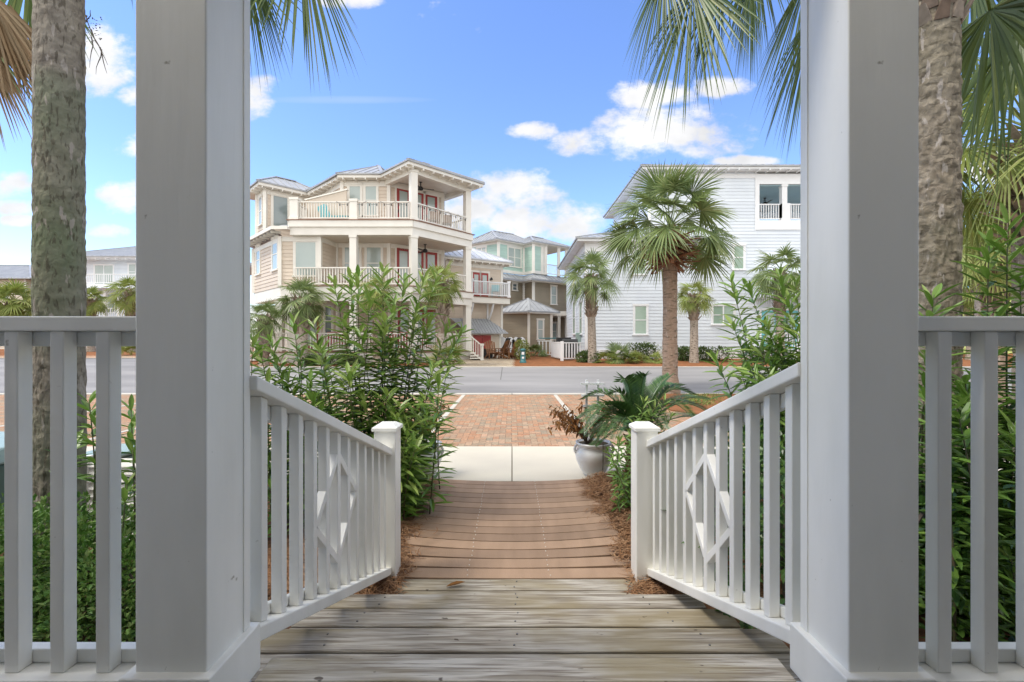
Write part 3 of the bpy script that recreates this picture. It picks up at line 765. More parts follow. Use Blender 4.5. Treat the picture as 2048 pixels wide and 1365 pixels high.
def inset(poly, e):
    n = len(poly); out = []
    for i in range(n):
        p = Vector(poly[i]+(0,)); a = Vector(poly[i-1]+(0,)); b = Vector(poly[(i+1)%n]+(0,))
        d1 = (p-a).normalized(); d2 = (b-p).normalized(); n1 = Vector((-d1.y,d1.x,0)); n2 = Vector((-d2.y,d2.x,0))
        m_ = (n1+n2).normalized(); m_ *= e/max(.3, m_.dot(n1)); out.append((p.x+m_.x, p.y+m_.y))
    return out
def fascia(mb, pts, z0, z1, th=.03):
    for a, b in zip(pts, pts[1:]):
        mb.beam((a[0],a[1],(z0+z1)/2), (b[0],b[1],(z0+z1)/2), th, z1-z0)
def tails(mb, p, q, z, L=.55, sp=.62, hh=.13):
    fr = Fr(p, q); n = int(fr.L/sp)
    for i in range(n+1):
        u = fr.L*(i+.5)/(n+1); fr.box(mb, u-.025, u+.025, -L, -.03, z-hh, z-.005)
def fan_ceiling(parent, x, y, z):
    mb = MB(); mb.lathe((x,y,z-.42), [(.001,0),(.12,.02),(.14,.10),(.10,.16),(.03,.2),(.03,.38),(.08,.42)], 14)
    mb.build('ceiling_fan', 'dark', parent)
    f = parent.children[-1] if False else None
def fan_thing(x, y, z, label, ph=0):
    t = thing('ceiling_fan', label, 'ceiling fan', (x,y,z))
    mb = MB(); mb.lathe((x,y,z-.45), [(.001,0),(.12,.02),(.15,.10),(.10,.18),(.03,.22),(.03,.40),(.09,.44)], 14); mb.build('motor', 'dark', t, True)
    for k in range(3):
        a = ph+k*2.094; d = Vector((math.cos(a),math.sin(a),0)); s = Vector((-d.y,d.x,.15)); p = Vector((x,y,z-.36)); mb = MB()
        a0, a1 = p+d*.12, p+d*.72
        mb.hexa([a0-s*.05,a0+s*.05,a1+s*.08,a1-s*.08, a0-s*.05+Vector((0,0,.012)),a0+s*.05+Vector((0,0,.012)),a1+s*.08+Vector((0,0,.012)),a1-s*.08+Vector((0,0,.012))])
        mb.build('blade', 'dark', t)

# ---- beige house with stacked porches
Z1, Z2, Z3, ZE = 1.05, 4.35, 7.65, 10.51
h1 = thing('beige_house', 'three storey beige house with stacked cream porches and red doors behind the oleander', 'house', (-8,25,G(24)))
front = [(-11.1,22.5),(-4.975,22.5),(-2.28,25.6)]
slab = front+[(-4.9,27.9),(-7,30),(-11.1,30)]
lvl3 = [(-15.1,26.7),(-14.03,25.6),(-12.1,27.5),(-9.2,24.4),(-6.67,24.4),(-4.05,26.4),(-6.5,29.2)]
lvl2 = [(-14.9,26.0),(-11.78,22.9),(-9.77,22.9),(-9.5,24.4),(-6.67,24.4),(-4.05,26.4),(-6.5,29.2)]
lvl1 = [(-14.6,27.0),(-12.2,24.6),(-9.5,24.6),(-6.67,24.61),(-4.05,26.6),(-6.5,29.2)]
fr3 = [Fr(a,b) for a,b in zip(lvl3,lvl3[1:])]; fr2 = [Fr(a,b) for a,b in zip(lvl2,lvl2[1:])]; fr1 = [Fr(a,b) for a,b in zip(lvl1,lvl1[1:])]
mb = MB()
for frs, a, b in ((fr1,Z1,Z2-.7),(fr2,Z2,Z3-.75),(fr3,Z3,ZE-.25)):
    for f in frs: siding(mb, f, a, b)
mb.build('wall', 'beige', h1)
# corner boards
mb = MB()
for pts, a, b in ((lvl1,Z1,Z2-.7),(lvl2,Z2,Z3-.75),(lvl3,Z3,ZE-.25)):
    for x, y in pts[:-1]:
        mb.box(x-.09, x+.09, y-.10, y+.08, a, b)
for f in fr3: f.box(mb, 0, f.L, .0, .05, ZE-.55, ZE-.26)
for f in fr2: f.box(mb, 0, f.L, .0, .045, Z3-1.0, Z3-.76)
mb.build_each('corner_board', 'trim', h1)
# deck slabs with stepped fascia
for z, name in ((Z3,'deck'),(Z2,'deck')):
    mb = MB(); mb.prism(slab, z-.75, z-.36)
    for f in (Fr(front[0],front[1]), Fr(front[1],front[2]), Fr((-11.1,26),(-11.1,22.5))): f.box(mb, -.0, f.L+.03, .0, .09, z-.36, z-.04)
    mb.prism(slab, z-.36, z-.04)
    o = mb.build(name, 'trim', h1)
    mb = MB(); mb.prism(inset(slab, -.13), z-.04, z); mb.build('deck_edge', 'deckb', o)
    mb = MB(); mb.prism(inset(slab,.3), z-.76, z-.752); mb.build('porch_ceiling', 'ceil', o)
# ground porch
gp = [(-12.9,23.6),(-11.9,22.5),(-4.975,22.5),(-2.28,25.6),(-4.9,27.9),(-7,30),(-12.9,30)]
mb = MB(); mb.prism(gp, Z1-.3, Z1-.04); 
for k in range(6): mb.prism(inset(gp,.05), .46+k*.05-.0, .46+k*.05+.035)
o = mb.build('porch_base', 'trim', h1); mb = MB(); mb.prism(inset(gp,-.08), Z1-.04, Z1); mb.build('deck_edge', 'deckb', o)
mb = MB(); mb.prism([(-14.9,26.0),(-11.78,22.9),(-11.1,22.9),(-11.1,28)], Z2-.6, Z2-.01); mb.build('floor_band', 'trim', h1)
# posts
for x, y in ((-7.97,22.7),(-4.99,22.75),(-2.55,25.6)): post(h1, x, y, Z2, Z3-.75, rot=.6 if x>-5 else 0)
for x, y in ((-4.99,22.75),(-2.55,25.6)): post(h1, x, y, Z3, ZE-.3, rot=.6)
post(h1, -7.93, 22.66, Z3, Z3+1.05, .36); post(h1, -10.9, 22.66, Z3, Z3+1.12, .40)
for x, y in ((-11.0,22.72),(-7.97,22.7),(-4.99,22.75),(-2.55,25.6),(-11.95,23.2)): post(h1, x, y, Z1, Z2-.7, rot=.6 if x>-5 else 0)
# railings
for z in (Z1, Z2, Z3):
    e = Vector((-4.99+.0,22.62)); 
    railing(h1, [(-10.95 if z > 5 else -10.9,22.62),(-8.1,22.62)], z); railing(h1, [(-7.8,22.62),(-5.15,22.62)], z); railing(h1, [(-4.86,22.78),(-2.62,25.42)], z)
railing(h1, [(-10.9,22.8),(-10.9,26)], Z3)
railing(h1, [(-2.7,25.8),(-4.0,27.0)], Z3); railing(h1, [(-2.7,25.8),(-4.0,27.0)], Z2); railing(h1, [(-12.8,23.7),(-12.0,22.75)], Z1); railing(h1, [(-11.8,22.62),(-11.2,22.62)], Z1)
# beams of the top porch
mb = MB()
for a, b in (((-6.75,24.4),(-4.99,22.75)),((-4.99,22.75),(-2.55,25.6)),((-2.55,25.6),(-4.05,27.0))): mb.beam((a[0],a[1],ZE-.3),(b[0],b[1],ZE-.3),.26,.36)
mb.build('porch_beam', 'trim', h1)
# slanted half wall on the roof deck
fs_ = Fr((-10.9,23.9),(-8.75,23.9)); mb = MB()
za, zb2 = fs_.z(615,403), fs_.z(690,382)
mb.hexa([fs_.pt(0,.1,Z3),fs_.pt(fs_.L,.1,Z3),fs_.pt(fs_.L,0,Z3),fs_.pt(0,0,Z3),fs_.pt(0,.1,za),fs_.pt(fs_.L,.1,zb2),fs_.pt(fs_.L,0,zb2),fs_.pt(0,0,za)])
o = mb.build('half_wall', 'beige', h1); mb = MB(); mb.beam(fs_.pt(-.05,.05,za+.04), fs_.pt(fs_.L+.05,.05,zb2+.04), .18, .07); mb.build('cap', 'trim', o)
# windows and doors
window(h1, fr3[0], .45, .95, Z3+.7, Z3+2.3)
window(h1, fr3[1], .38, 1.2, Z3+.55, Z3+2.35, glass='glassd', sash=False)
wpx(h1, fr3[2], 640, 664, 378, 402); 
wpx(h1, fr3[3], 698.5, 722, 371, 432); wpx(h1, fr3[3], 730.5, 754, 371, 432)
wpx(h1, fr2[0], 514, 521, 493, 549, sash=True); wpx(h1, fr2[0], 546, 556, 478, 540)
wpx(h1, fr2[1], 591, 633, 484, 552, sash=False)
wpx(h1, fr2[3], 689, 720, 494, 560); wpx(h1, fr2[3], 733, 763, 494, 560)
wpx(h1, fr1[2], 650, 664, 612, 672, glass='glassd'); wpx(h1, fr1[2], 740, 760, 612, 672)
for fr_, z in ((fr3[4],Z3),(fr2[4],Z2),(fr1[3],Z1)):
    for a, b in ((.42,1.22),(1.27,2.05),(2.12,2.9)): door(h1, fr_, a, b, z+.02, z+2.35)
door(h1, fr1[1], .9, 1.7, Z1+.02, Z1+2.2)
# roofs
rf = MB()
ev = [(-15.3,26.1),(-14.08,24.9),(-12.2,26.7),(-9.28,23.86),(-6.9,23.86),(-5.08,22.0),(-1.55,25.4)]
hip(rf, [(-14.08,24.9),(-11.2,27.7),(-13.6,30.1),(-16.5,27.3)], ZE, ZE+.95, .35)
hip(rf, [(-9.28,23.86),(-6.9,23.86),(-5.5,31),(-11,31)], ZE, ZE+1.75, .49)
hip(rf, [(-5.08,22.0),(-1.55,25.4),(-4.6,28.5),(-8.2,25.0)], ZE, ZE+1.0, .45)
hip(rf, [(-9.28,23.86),(-7.6,25.5),(-10.6,28.5),(-12.2,26.7)], ZE-.01, ZE+.7, .45)
rf.build('roof', 'roof', h1)
mb = MB()
mb.prism([(-14.05,24.95),(-11.25,27.7),(-13.6,30.0),(-16.4,27.3)], ZE-.24, ZE-.05); mb.prism([(-9.28,23.9),(-6.9,23.9),(-5.5,31),(-11,31)], ZE-.235, ZE-.055)
mb.prism([(-5.08,22.06),(-1.61,25.4),(-4.6,28.4),(-8.1,25.0)], ZE-.23, ZE-.06); mb.prism([(-9.2,23.95),(-7.7,25.5),(-10.6,28.4),(-12.15,26.7)], ZE-.245, ZE-.045)
mb.build('soffit', 'trim', h1)
mb = MB()
for a, b in zip(ev, ev[1:]): tails(mb, a, b, ZE-.20, L=.5)
mb.build_each('rafter_tail', 'trim', h1)
# skirt roof of the left wing
mb = MB(); a, b, c = (-15.6,25.9,Z3-.45), (-11.9,22.25,Z3-.45), (-11.1,22.3,Z3-.3)
mb.add([a,b,(-11.9,23.3,Z3-.05),(-15.3,26.7,Z3-.05)],[(0,1,2,3)]); mb.add([b,(-11.1,22.25,Z3-.45),(-11.1,23.3,Z3-.05),(-11.9,23.3,Z3-.05)],[(0,1,2,3)])
mb.add([a,b,(-11.9,23.3,Z3-.6),(-15.3,26.7,Z3-.6)],[(3,2,1,0)]); mb.build('skirt_roof', 'roof', h1)
mb = MB(); mb.beam(a,b,.05,.16); mb.beam(b,(-11.1,22.25,Z3-.45),.05,.16); tails(mb, (-15.6,25.95), (-11.9,22.3), Z3-.5, .5); mb.build('fascia', 'trim', h1)
# steps at the right corner of the ground porch
sp_ = MB()
for i in range(4):
    z = .5+.14*i; o0 = .80-.19*i; sp_.hexa([(-2.3,24.6-.0,z-.03),(-2.3+o0,24.6,z-.03),(-2.3+o0,25.9,z-.03),(-2.3,25.9,z-.03),(-2.3,24.6,z+.03),(-2.3+o0,24.6,z+.03),(-2.3+o0,25.9,z+.03),(-2.3,25.9,z+.03)])
sp_.build('side_step', 'trim', h1)
railing(h1, [(-2.4,24.62),(-1.68,24.62)], (Z1,.45)); post(h1, -1.62, 24.62, .45, 1.45, .12)
sp_ = MB()
for i in range(4): sp_.box(-14.4+.33*i, -12.9, 23.7, 24.9, .45+.14*i-.03, .45+.14*i+.03)
sp_.build('side_step', 'trim', h1); railing(h1, [(-14.5,23.66),(-12.95,23.66)], (.45,Z1)); post(h1, -14.5,23.66,.45,1.5,.14)
fan_thing(-4.95, 24.4, ZE-.3, 'black ceiling fan under the top porch roof of the beige house', .3)
fan_thing(-4.75, 24.6, Z3-.78, 'black ceiling fan above the middle porch of the beige house', .1)
# string lights along the top railing
sl_ = thing('string_lights', 'dark string of small bulbs draped along the top railing of the beige house', 'string lights', (-8,22.5,Z3+.9))
mb = MB(); mbb = MB()
for (a, b) in (((-8.8,22.52),(-5.1,22.52)),((-4.85,22.66),(-2.5,25.45))):
    A, B = Vector((a[0],a[1],Z3+.93)), Vector((b[0],b[1],Z3+.93)); pts = []
    for i in range(41):
        k = i/40; p = A.lerp(B,k); p.z -= .16*abs(math.sin(k*math.pi*5)); pts.append(p)
        if i%4 == 2: mbb.lathe((p.x,p.y,p.z-.12), [(.001,0),(.03,.03),(.03,.06),(.012,.11)], 8)
    mb.tube(pts, .008, 4)
mb.build('cable','dark',sl_); mbb.build('bulb','dark',sl_)

# ---- annex with balcony and storage shed
an = thing('beige_annex', 'beige two storey annex with white balcony and pale metal roof beside the beige house', 'house', (-2.3,29,G(29)))
wa = Fr((-4.1,27.55),(-.64,29.6)); side = Fr((-.64,29.6),(-3.0,33.3))
mb = MB(); siding(mb, wa, .65, 6.55); siding(mb, side, .65, 6.55); mb.build('wall','beige',an)
mb = MB(); wa.box(mb, wa.L-.14, wa.L+.02, 0, .05, .65, 6.55); wa.box(mb, 0, wa.L, 0, .06, 6.25, 6.55); mb.build_each('corner_board','trim',an)
rf = MB(); ea = [(-4.6,26.6),(.08,29.35),(-2.8,34.2),(-7.5,31.5)]; hip(rf, ea, 6.75, 8.15, .45); rf.build('roof','roofw',an)
mb = MB(); mb.prism(inset(ea,.05), 6.55, 6.70); tails(mb, ea[0], ea[1], 6.56, .5, .5, .1); mb.build('soffit','trim',an)
for a, b in ((955,969),(971.5,986)): door(an, wa, wa.at(a-10), wa.at(b-10), 4.37, 6.25-.3)
mb = MB()
bal = [(-2.5,27.4),(-.13,28.8),(-.66,29.62),(-3.1,28.2)]
mb.prism(bal, 3.95, 4.31); b0 = mb.build('balcony','trim',an); mb = MB(); mb.prism(inset(bal,-.06),4.31,4.35); mb.build('deck_edge','deckb',b0)
railing(an, [(-2.45,27.46),(-.17,28.82)], 4.35, 'trimw'); railing(an, [(-.17,28.82),(-.64,29.5)], 4.35, 'trimw')
for x,y in ((-2.45,27.46),(-.19,28.82)): post(an, x, y, 4.35, 5.4, .16, 'trimw')
for uu in (1.5, 2.9):
    mb = MB()
    p0 = Vector(wa.pt(uu,.05,2.9)); p1 = Vector(wa.pt(uu,.85,3.9)); pts = [p0.lerp(p1,k/6)+Vector((0,0,-.18*math.sin(k/6*math.pi))) for k in range(7)]
    for a_, b_ in zip(pts,pts[1:]): mb.beam(a_,b_,.1,.1,up=wa.u)
    wa.box(mb, uu-.05, uu+.05, 0, .1, 2.9, 3.95)
    mb.build('bracket','trimw',an)
wl = wa.at(981); mb = MB(); mb.lathe(wa.pt(wl,.12,5.55), [(.001,.16),(.04,.14),(.12,0),(.11,0)],10); mb.build('wall_lamp','dark',an)
sh = thing('storage_shed', 'lean-to storage shed with grey metal roof and red double doors', 'shed', (-1.5,28,G(28)))
fs1 = Fr((-2.62,27.35),(-.72,28.5)); mb = MB(); siding(mb, fs1, .62, 2.1); siding(mb, Fr((-.72,28.5),(-1.1,29.2)), .62, 2.1); siding(mb, Fr((-3.3,28.3),(-2.62,27.35)), .62, 2.4); mb.build('wall','beige',sh)
mb = MB(); fs1.box(mb,0,.12,0,.04,.62,2.1); fs1.box(mb,fs1.L-.12,fs1.L,0,.04,.62,2.1); fs1.box(mb,.12,fs1.L-.12,0,.04,1.98,2.1); mb.build_each('corner_board','trim',sh)
for a,b in ((.28,.88),(.9,1.5)):
    mb = MB(); fs1.box(mb,a,b,.0,.05,.66,1.95); d_ = mb.build('door','red',sh); mb = MB(); fs1.box(mb,(b-.08 if a<.5 else a+.04),(b-.04 if a<.5 else a+.08),.05,.08,1.2,1.35); mb.build('handle','dark',d_)
mb = MB(); rface(mb, fs1.pt(-.3,.35,2.1), fs1.pt(fs1.L+.35,.35,2.1), fs1.pt(fs1.L-.5,-.75,3.0), fs1.pt(-.9,-.75,3.0), .2); 
rface(mb, fs1.pt(fs1.L+.35,.35,2.1), fs1.pt(fs1.L+.35,-.75,2.1), fs1.pt(fs1.L-.5,-.75,3.0)); mb.beam(fs1.pt(-.3,.35,2.07), fs1.pt(fs1.L+.35,.35,2.07), .03,.06); mb.build('roof','roof',sh)
mb = MB(); 
for k in range(7): u_ = k*.32+.0; p0 = Vector(fs1.pt(u_,.33,2.03)); mb.beam(p0, Vector(fs1.pt(u_,-.05,2.30)), .05,.07)
mb.build_each('rafter_tail','trim',sh)

# ---- mint and taupe house
mh = thing('mint_house', 'three storey house with mint top floor and taupe lower floors between the two large houses', 'house', (1,38,.75))
evm = [(-3.6,37.6),(-1.2,36.0),(1.0,37.9),(1.76,36.9),(5.0,39.4)]
wm = [(-4.6,39.1),(-1.1,36.6),(1.02,38.4),(1.78,37.4),(2.55,38.0)]
mb = MB()
for a, b in zip(wm, wm[1:]): siding(mb, Fr(a,b), 7.2, 9.75, .2)
mb.build('upper_wall','mint',mh)
wo = [(-4.4,39.1),(-1.1,36.6),(1.02,38.4),(1.78,37.4),(5.3,40.0)]
mb = MB()
for a, b in zip(wo, wo[1:]): siding(mb, Fr(a,b), .7, 6.6, .2)
mb.build('lower_wall','olive',mh)
mb = MB()
for x,y in wm: mb.box(x-.12,x+.12,y-.12,y+.1,7.2,9.75)
for x,y in wo: mb.box(x-.12,x+.12,y-.12,y+.1,.7,6.6)
for a,b in zip(wm,wm[1:]): Fr(a,b).box(mb,0,Fr(a,b).L,0,.05,9.5,9.75); Fr(a,b).box(mb,0,Fr(a,b).L,0,.06,7.2,7.45)
mb.build_each('corner_board','trim',mh)
rf = MB()
hip(rf, [(-1.2,36.0),(2.6,39.2),(.2,42.2),(-4.8,39.2)], 9.85, 11.0, .30)
hip(rf, [(1.76,36.9),(5.4,39.7),(2.6,43.4),(-.9,40.4)], 9.84, 10.8, .34); rf.build('roof','roof',mh)
mb = MB(); mb.prism([(-1.2,36.06),(2.6,39.2),(.2,42.1),(-4.7,39.2)],9.70,9.80); mb.prism([(1.76,36.96),(5.34,39.7),(2.6,43.3),(-.8,40.4)],9.69,9.79); mb.build('soffit','trim',mh)
mb = MB()
def off(pts, e):
    o_ = []
    for i,p in enumerate(pts):
        a = Vector(pts[max(0,i-1)]+(0,)); b = Vector(pts[min(len(pts)-1,i+1)]+(0,)); c = Vector(p+(0,))
        d1 = (c-a).normalized() if i>0 else (b-c).normalized(); d2 = (b-c).normalized() if i<len(pts)-1 else d1
        n1 = Vector((d1.y,-d1.x,0)); n2 = Vector((d2.y,-d2.x,0)); m_ = (n1+n2).normalized(); m_ *= e/max(.4,m_.dot(n1)); o_.append((c.x+m_.x,c.y+m_.y))
    return o_
sk = wo; so_ = off(sk, .75)
for i in range(len(sk)-1):
    rface(mb, (so_[i][0],so_[i][1],6.65),(so_[i+1][0],so_[i+1][1],6.65),(sk[i+1][0],sk[i+1][1],7.15),(sk[i][0],sk[i][1],7.15))
    mb.beam((so_[i][0],so_[i][1],6.60),(so_[i+1][0],so_[i+1][1],6.60),.05,.14)
mb.build('skirt_roof','roof',mh)
mb = MB(); mb.prism(off(sk,.7)+[(4,41),(-3,41)], 6.5,6.56); mb.build('soffit','trim',mh)
fm = [Fr(a,b) for a,b in zip(wm,wm[1:])]; fo = [Fr(a,b) for a,b in zip(wo,wo[1:])]
wpx(mh, fm[0], 955, 972, 496, 507, cols=2); wpx(mh, fm[1], 1016, 1041, 497, 534, cols=2); 
wpx(mh, fo[1], 1025, 1033, 568, 581, glass='glassd'); wpx(mh, fo[3], 1102, 1112, 573, 609)
# top side porch
mb = MB(); mb.prism([(2.55,38.0),(5.0,39.9),(3.6,41.7),(1.2,40)],6.95,7.2); mb.build('porch_floor','trim',mh)
post(mh, 2.85, 38.15, 7.2, 9.7, .26); post(mh, 4.05, 39.05, 7.2, 9.7, .26); post(mh, 4.8, 39.7, 7.2, 9.7, .26)
railing(mh, [(2.6,37.98),(4.9,39.8)], 7.2); 
mb = MB(); siding(mb, Fr((2.0,40.2),(2.9,40.9)),7.2,9.7); mb.build('porch_wall','mint',mh)
# one-storey hip-roofed wing
wv = [(-.75,35.3),(1.27,34.0),(3.2,34.9)]
mb = MB(); siding(mb, Fr((-.95,35.0),(1.27,34.2)), .7, 3.7,.2); siding(mb, Fr((1.27,34.2),(3.05,34.95)), .7, 3.7,.2); mb.build('wing_wall','olive',mh)
mb = MB(); mb.box(1.17,1.37,34.1,34.3,.7,3.7); mb.box(-1.05,-.85,34.9,35.1,.7,3.7); mb.box(2.95,3.15,34.85,35.05,.7,3.7); mb.build_each('corner_board','trim',mh)
rf = MB(); hip(rf, [(1.27,33.5),(3.75,35.0),(1.5,38),(-1.5,35.2)], 3.85, 4.95, .5); rf.build('wing_roof','roof',mh)
mb = MB(); mb.prism([(1.27,33.56),(3.7,35.0),(1.5,37.9),(-1.4,35.2)],3.68,3.8); mb.build('soffit','trim',mh)
window(mh, Fr((1.27,34.2),(3.05,34.95)), .75, 1.2, 1.75, 3.2)
# lower side porch
post(mh, 3.75, 35.9, .8, 3.6, .22); post(mh, 4.4, 36.6, .8, 3.6, .2); mb = MB(); mb.box(3.0,6.2,35.7,38.0,3.6,3.95); mb.box(3.0,6.2,35.7,38,.75,1.1); mb.build('porch_frame','trim',mh)
fx = Fr((3.0,37.9),(6.2,37.9)); mb = MB(); siding(mb, fx, .75, 3.6); mb.build('porch_wall','olive',mh); window(mh, fx, .35,.75,1.7,3.1)
railing(mh, [(3.1,35.75),(4.7,35.75)], 1.0, h=.75)

# ---- white house on the right
wh = thing('white_house', 'large pale blue white house with lap siding and green blinds right of the centre', 'house', (10,27,G(26)))
DW = 26.0; ZW = 11.54; ZL = 7.46; gw = .5
XA, XB, XC = 4.25, 7.9, 26.0
px_x = lambda px, d=DW: (px-1024)/F*d
fA = Fr((XA,DW),(XB,DW)); fB = Fr((XB,DW),(px_x(1513),DW)); fC = Fr((px_x(1513),DW),(XC,DW))
sA = Fr((XA,DW+9),(XA,DW)); sB = Fr((XB,DW+9),(XB,DW))
z3o = H+(682.5-430)/F*DW   # opening of the top porch
zr0 = H+(682.5-432)/F*DW
mb = MB()
siding(mb, fA, 1.1, ZL-.2, lap=.025); siding(mb, sA, 1.1, ZL-.2, lap=.025); siding(mb, fB, 1.1, ZW-.2, lap=.025); siding(mb, sB, ZL-.2, ZW-.2); siding(mb, fC, 1.1, 8.0, lap=.025)
mb.build('wall','bluew',wh)
mb = MB()
for f, z in ((fA,ZL),(fB,ZW)): f.box(mb, 0, f.L, 0, .04, gw, 1.1)
fC.box(mb,0,fC.L,0,.04,gw,1.1); sA.box(mb,0,sA.L,0,.04,gw,1.1)
mb.build_each('base_board','trimw',wh)
mb = MB()
fA.box(mb,-.05,.12,0,.05,1.1,ZL-.2); fB.box(mb,-.05,.1,0,.05,ZL,ZW-.2); fA.box(mb,.12,fA.L,0,.05,ZL-.7,ZL-.2); sA.box(mb,0,sA.L-.1,0,.05,ZL-.7,ZL-.2)
fB.box(mb,.1,fB.L-.1,0,.05,ZW-.55,ZW-.3); fB.box(mb,fB.L-.1,fB.L+.14,0,.06,8.0,ZW-.3)
fC.box(mb,.14,fC.L,.0,.05,ZW-.9,ZW-.3); fC.box(mb,.0,fC.L,0,.05,8.01,8.55)
mb.build_each('trim_board','trimw',wh)
# top porch
z0 = 8.6
mb = MB(); mb.box(px_x(1513)+.1, XC, DW-.0+.02, DW+5.5, 8.2, 8.55); mb.build('porch_floor','trimw',wh)
mb = MB(); mb.box(px_x(1513)-.1, XC, DW+.06, DW+5.8, ZW-.95, ZW-.90); mb.build('porch_ceiling','bluec',wh)
mb = MB(); mb.box(px_x(1513)+.1, XC, DW+5.5, DW+5.6, ZW-1.3, ZW-.95); mb.box(px_x(1513)+.1, px_x(1513)+1.6, DW+5.5, DW+5.6, 8.55, ZW-1.3); siding(mb, Fr((px_x(1513)-.05,DW+.1),(px_x(1513)-.05,DW+5.6)), 8.55, ZW-.95); mb.build('porch_wall','bluew',wh)
for px in (1566, 1622, 1750): post(wh, px_x(px)+.1, DW+.15, 8.56, ZW-.9, .30, 'trimw')
for px in (1566,): 
    mb = MB(); mb.box(px_x(px)-.05,px_x(px)+.42,DW-.02,DW+.38,8.56,9.55); mb.build('post_base','trimw',wh)
railing(wh, [(px_x(1517),DW+.12),(px_x(1562),DW+.12)], 8.56,'trimw',h=.98); railing(wh, [(px_x(1583),DW+.12),(px_x(1700),DW+.12)], 8.56,'trimw',h=.98)
fan_thing(px_x(1530,28.3), 28.3, ZW-.96, 'black ceiling fan under the blue porch ceiling of the white house', .5)
fan_o = [o for o in S.objects if o.name.startswith('ceiling_fan')]
for o in fan_o: o['group'] = 'porch ceiling fans'
# roofs
rf = MB(); hip(rf, [(XB-.6,DW-.6),(XC,DW-.6),(XC,DW+10),(XB-.6,DW+10)], ZW, ZW+1.9, .3)
hip(rf, [(XA-.6,DW-.6),(XB+3,DW-.6),(XB+3,DW+10),(XA-.6,DW+10)], ZL, ZL+1.6, .45); rf.build('roof','roof',wh)
mb = MB(); mb.box(XB-.55,XC,DW-.55,DW+9.9,ZW-.2,ZW-.06); mb.box(XA-.55,XB-.02,DW-.55,DW+9.9,ZL-.2,ZL-.06); mb.build('soffit','trimw',wh)
mb = MB(); tails(mb,(XB-.6,DW-.6),(XC,DW-.6),ZW-.2,.5,.6,.08); mb.build_each('rafter_tail','trimw',wh)
# windows
k = dict(trim='trimw', glass='glassg')
wpx(wh, fA, 1266, 1291, 502, 549, **k); wpx(wh, fA, 1269, 1293, 612, 669, **k)
wpx(wh, fB, 1467, 1487, 492, 539, **k); wpx(wh, fB, 1425, 1467, 612, 649, cols=2, **k)
wpx(wh, sA, 1147, 1151, 605, 668, **k); wpx(wh, sA, 1160, 1165, 605, 668, **k)
# entry: bay over a teal door
fD = Fr((px_x(1508),DW-.9),(px_x(1700),DW-.9)); mb = MB(); siding(mb, fD, H+(682.5-594)/F*25.1, H+(682.5-545)/F*25.1); siding(mb, Fr((px_x(1508),DW),(px_x(1508),DW-.9)), H+(682.5-594)/F*25.1, H+(682.5-545)/F*25.1)
mb.box(px_x(1508),px_x(1700),DW-.9,DW,H+(682.5-545)/F*25.1,H+(682.5-543)/F*25.1); mb.box(px_x(1508),px_x(1700),DW-.88,DW,H+(682.5-594)/F*25.1-.05,H+(682.5-594)/F*25.1); mb.build('bay','bluew',wh)
ud = fC.at(1522); 
door(wh, fC, ud, ud+.95, 1.15, 3.35, 'teal', 'trimw'); door(wh, fC, ud+1.2, ud+2.1, 1.15, 3.35, 'teal', 'trimw')
mb = MB(); mb.box(px_x(1508),px_x(1700),DW-1.2,DW-.01,.55,1.1); mb.build('entry_floor','trimw',wh); post(wh, px_x(1587), DW-.8, 1.1, 3.9, .3, 'trimw')
railing(wh, [(px_x(1515),DW-1.1),(px_x(1640),DW-1.1)], 1.1,'trimw')
mb = MB(); mb.lathe((px_x(1401),DW-.08,H+(682.5-584)/F*DW),[(.001,0),(.1,.01),(.12,.06),(.03,.08)],10); mb.build('wall_lamp','dark',wh)
mb = MB(); mb.box(XA-.30,XA-.03,DW+1.6,DW+2.0,1.3,2.1); mb.build('meter_box','gboxl',wh)

# ---- far left houses
lh = thing('far_white_house', 'distant white house with upper balcony seen past the left palm trunk', 'house', (-34,44,.75))
def ww(px, d): return (px-1024)/F*d
f = Fr((ww(160,44),44),(ww(430,44),44)); mb = MB(); siding(mb, f, .75, 9.6, .2); mb.build('wall','bluew',lh)
q = [(ww(215,43)-6,42.6),(ww(215,43)+11,42.6),(ww(215,43)+11,54),(ww(215,43)-6,54)]
rf = MB(); hip(rf, q, 9.65, 11.9, .35); rf.build('roof','roof',lh)
mb = MB(); mb.prism(inset(q,.1),9.45,9.6); tails(mb,q[0],q[1],9.45,.5,1.0,.12); mb.box(ww(150,42.2),ww(430,42.2),42.2,44,6.6,6.95); mb.box(ww(150,42.2),ww(430,42.2),42.2,44,3.4,3.75); mb.box(ww(150,42.2),ww(430,42.2),42.2,44,.75,1.0); mb.build('band','trimw',lh)
railing(lh, [(ww(155,42.3),42.3),(ww(420,42.3),42.3)], 6.95,'trimw',sp=.2); railing(lh, [(ww(155,42.3),42.3),(ww(420,42.3),42.3)], 3.75,'trimw',sp=.2); railing(lh, [(ww(155,42.3),42.3),(ww(420,42.3),42.3)], 1.0,'trimw',sp=.2)
for px in (172,211,238,262,300): post(lh, ww(px,42.4), 42.4, 3.75, 6.6, .25,'trimw')
mb = MB()
rface(mb,(ww(168,42),41.7,6.5),(ww(420,42),41.7,6.5),(ww(420,42),42.6,6.95),(ww(168,42),42.6,6.95)); mb.build('skirt_roof','roofw',lh)
for px in (200,): window(lh, f, f.at(190), f.at(227), 7.0, 9.0, 'trimw','glass',False,2)
window(lh, f, f.at(258), f.at(272), 7.6, 9.1, 'trimw','glass'); window(lh, f, f.at(214), f.at(230), 4.4, 6.2, 'trimw','glassd'); window(lh, f, f.at(250), f.at(266), 4.4, 6.2, 'trimw','glassd')
lb = thing('far_cream_house', 'distant cream house with grey roof at the far left edge', 'house', (-50,46,.75))
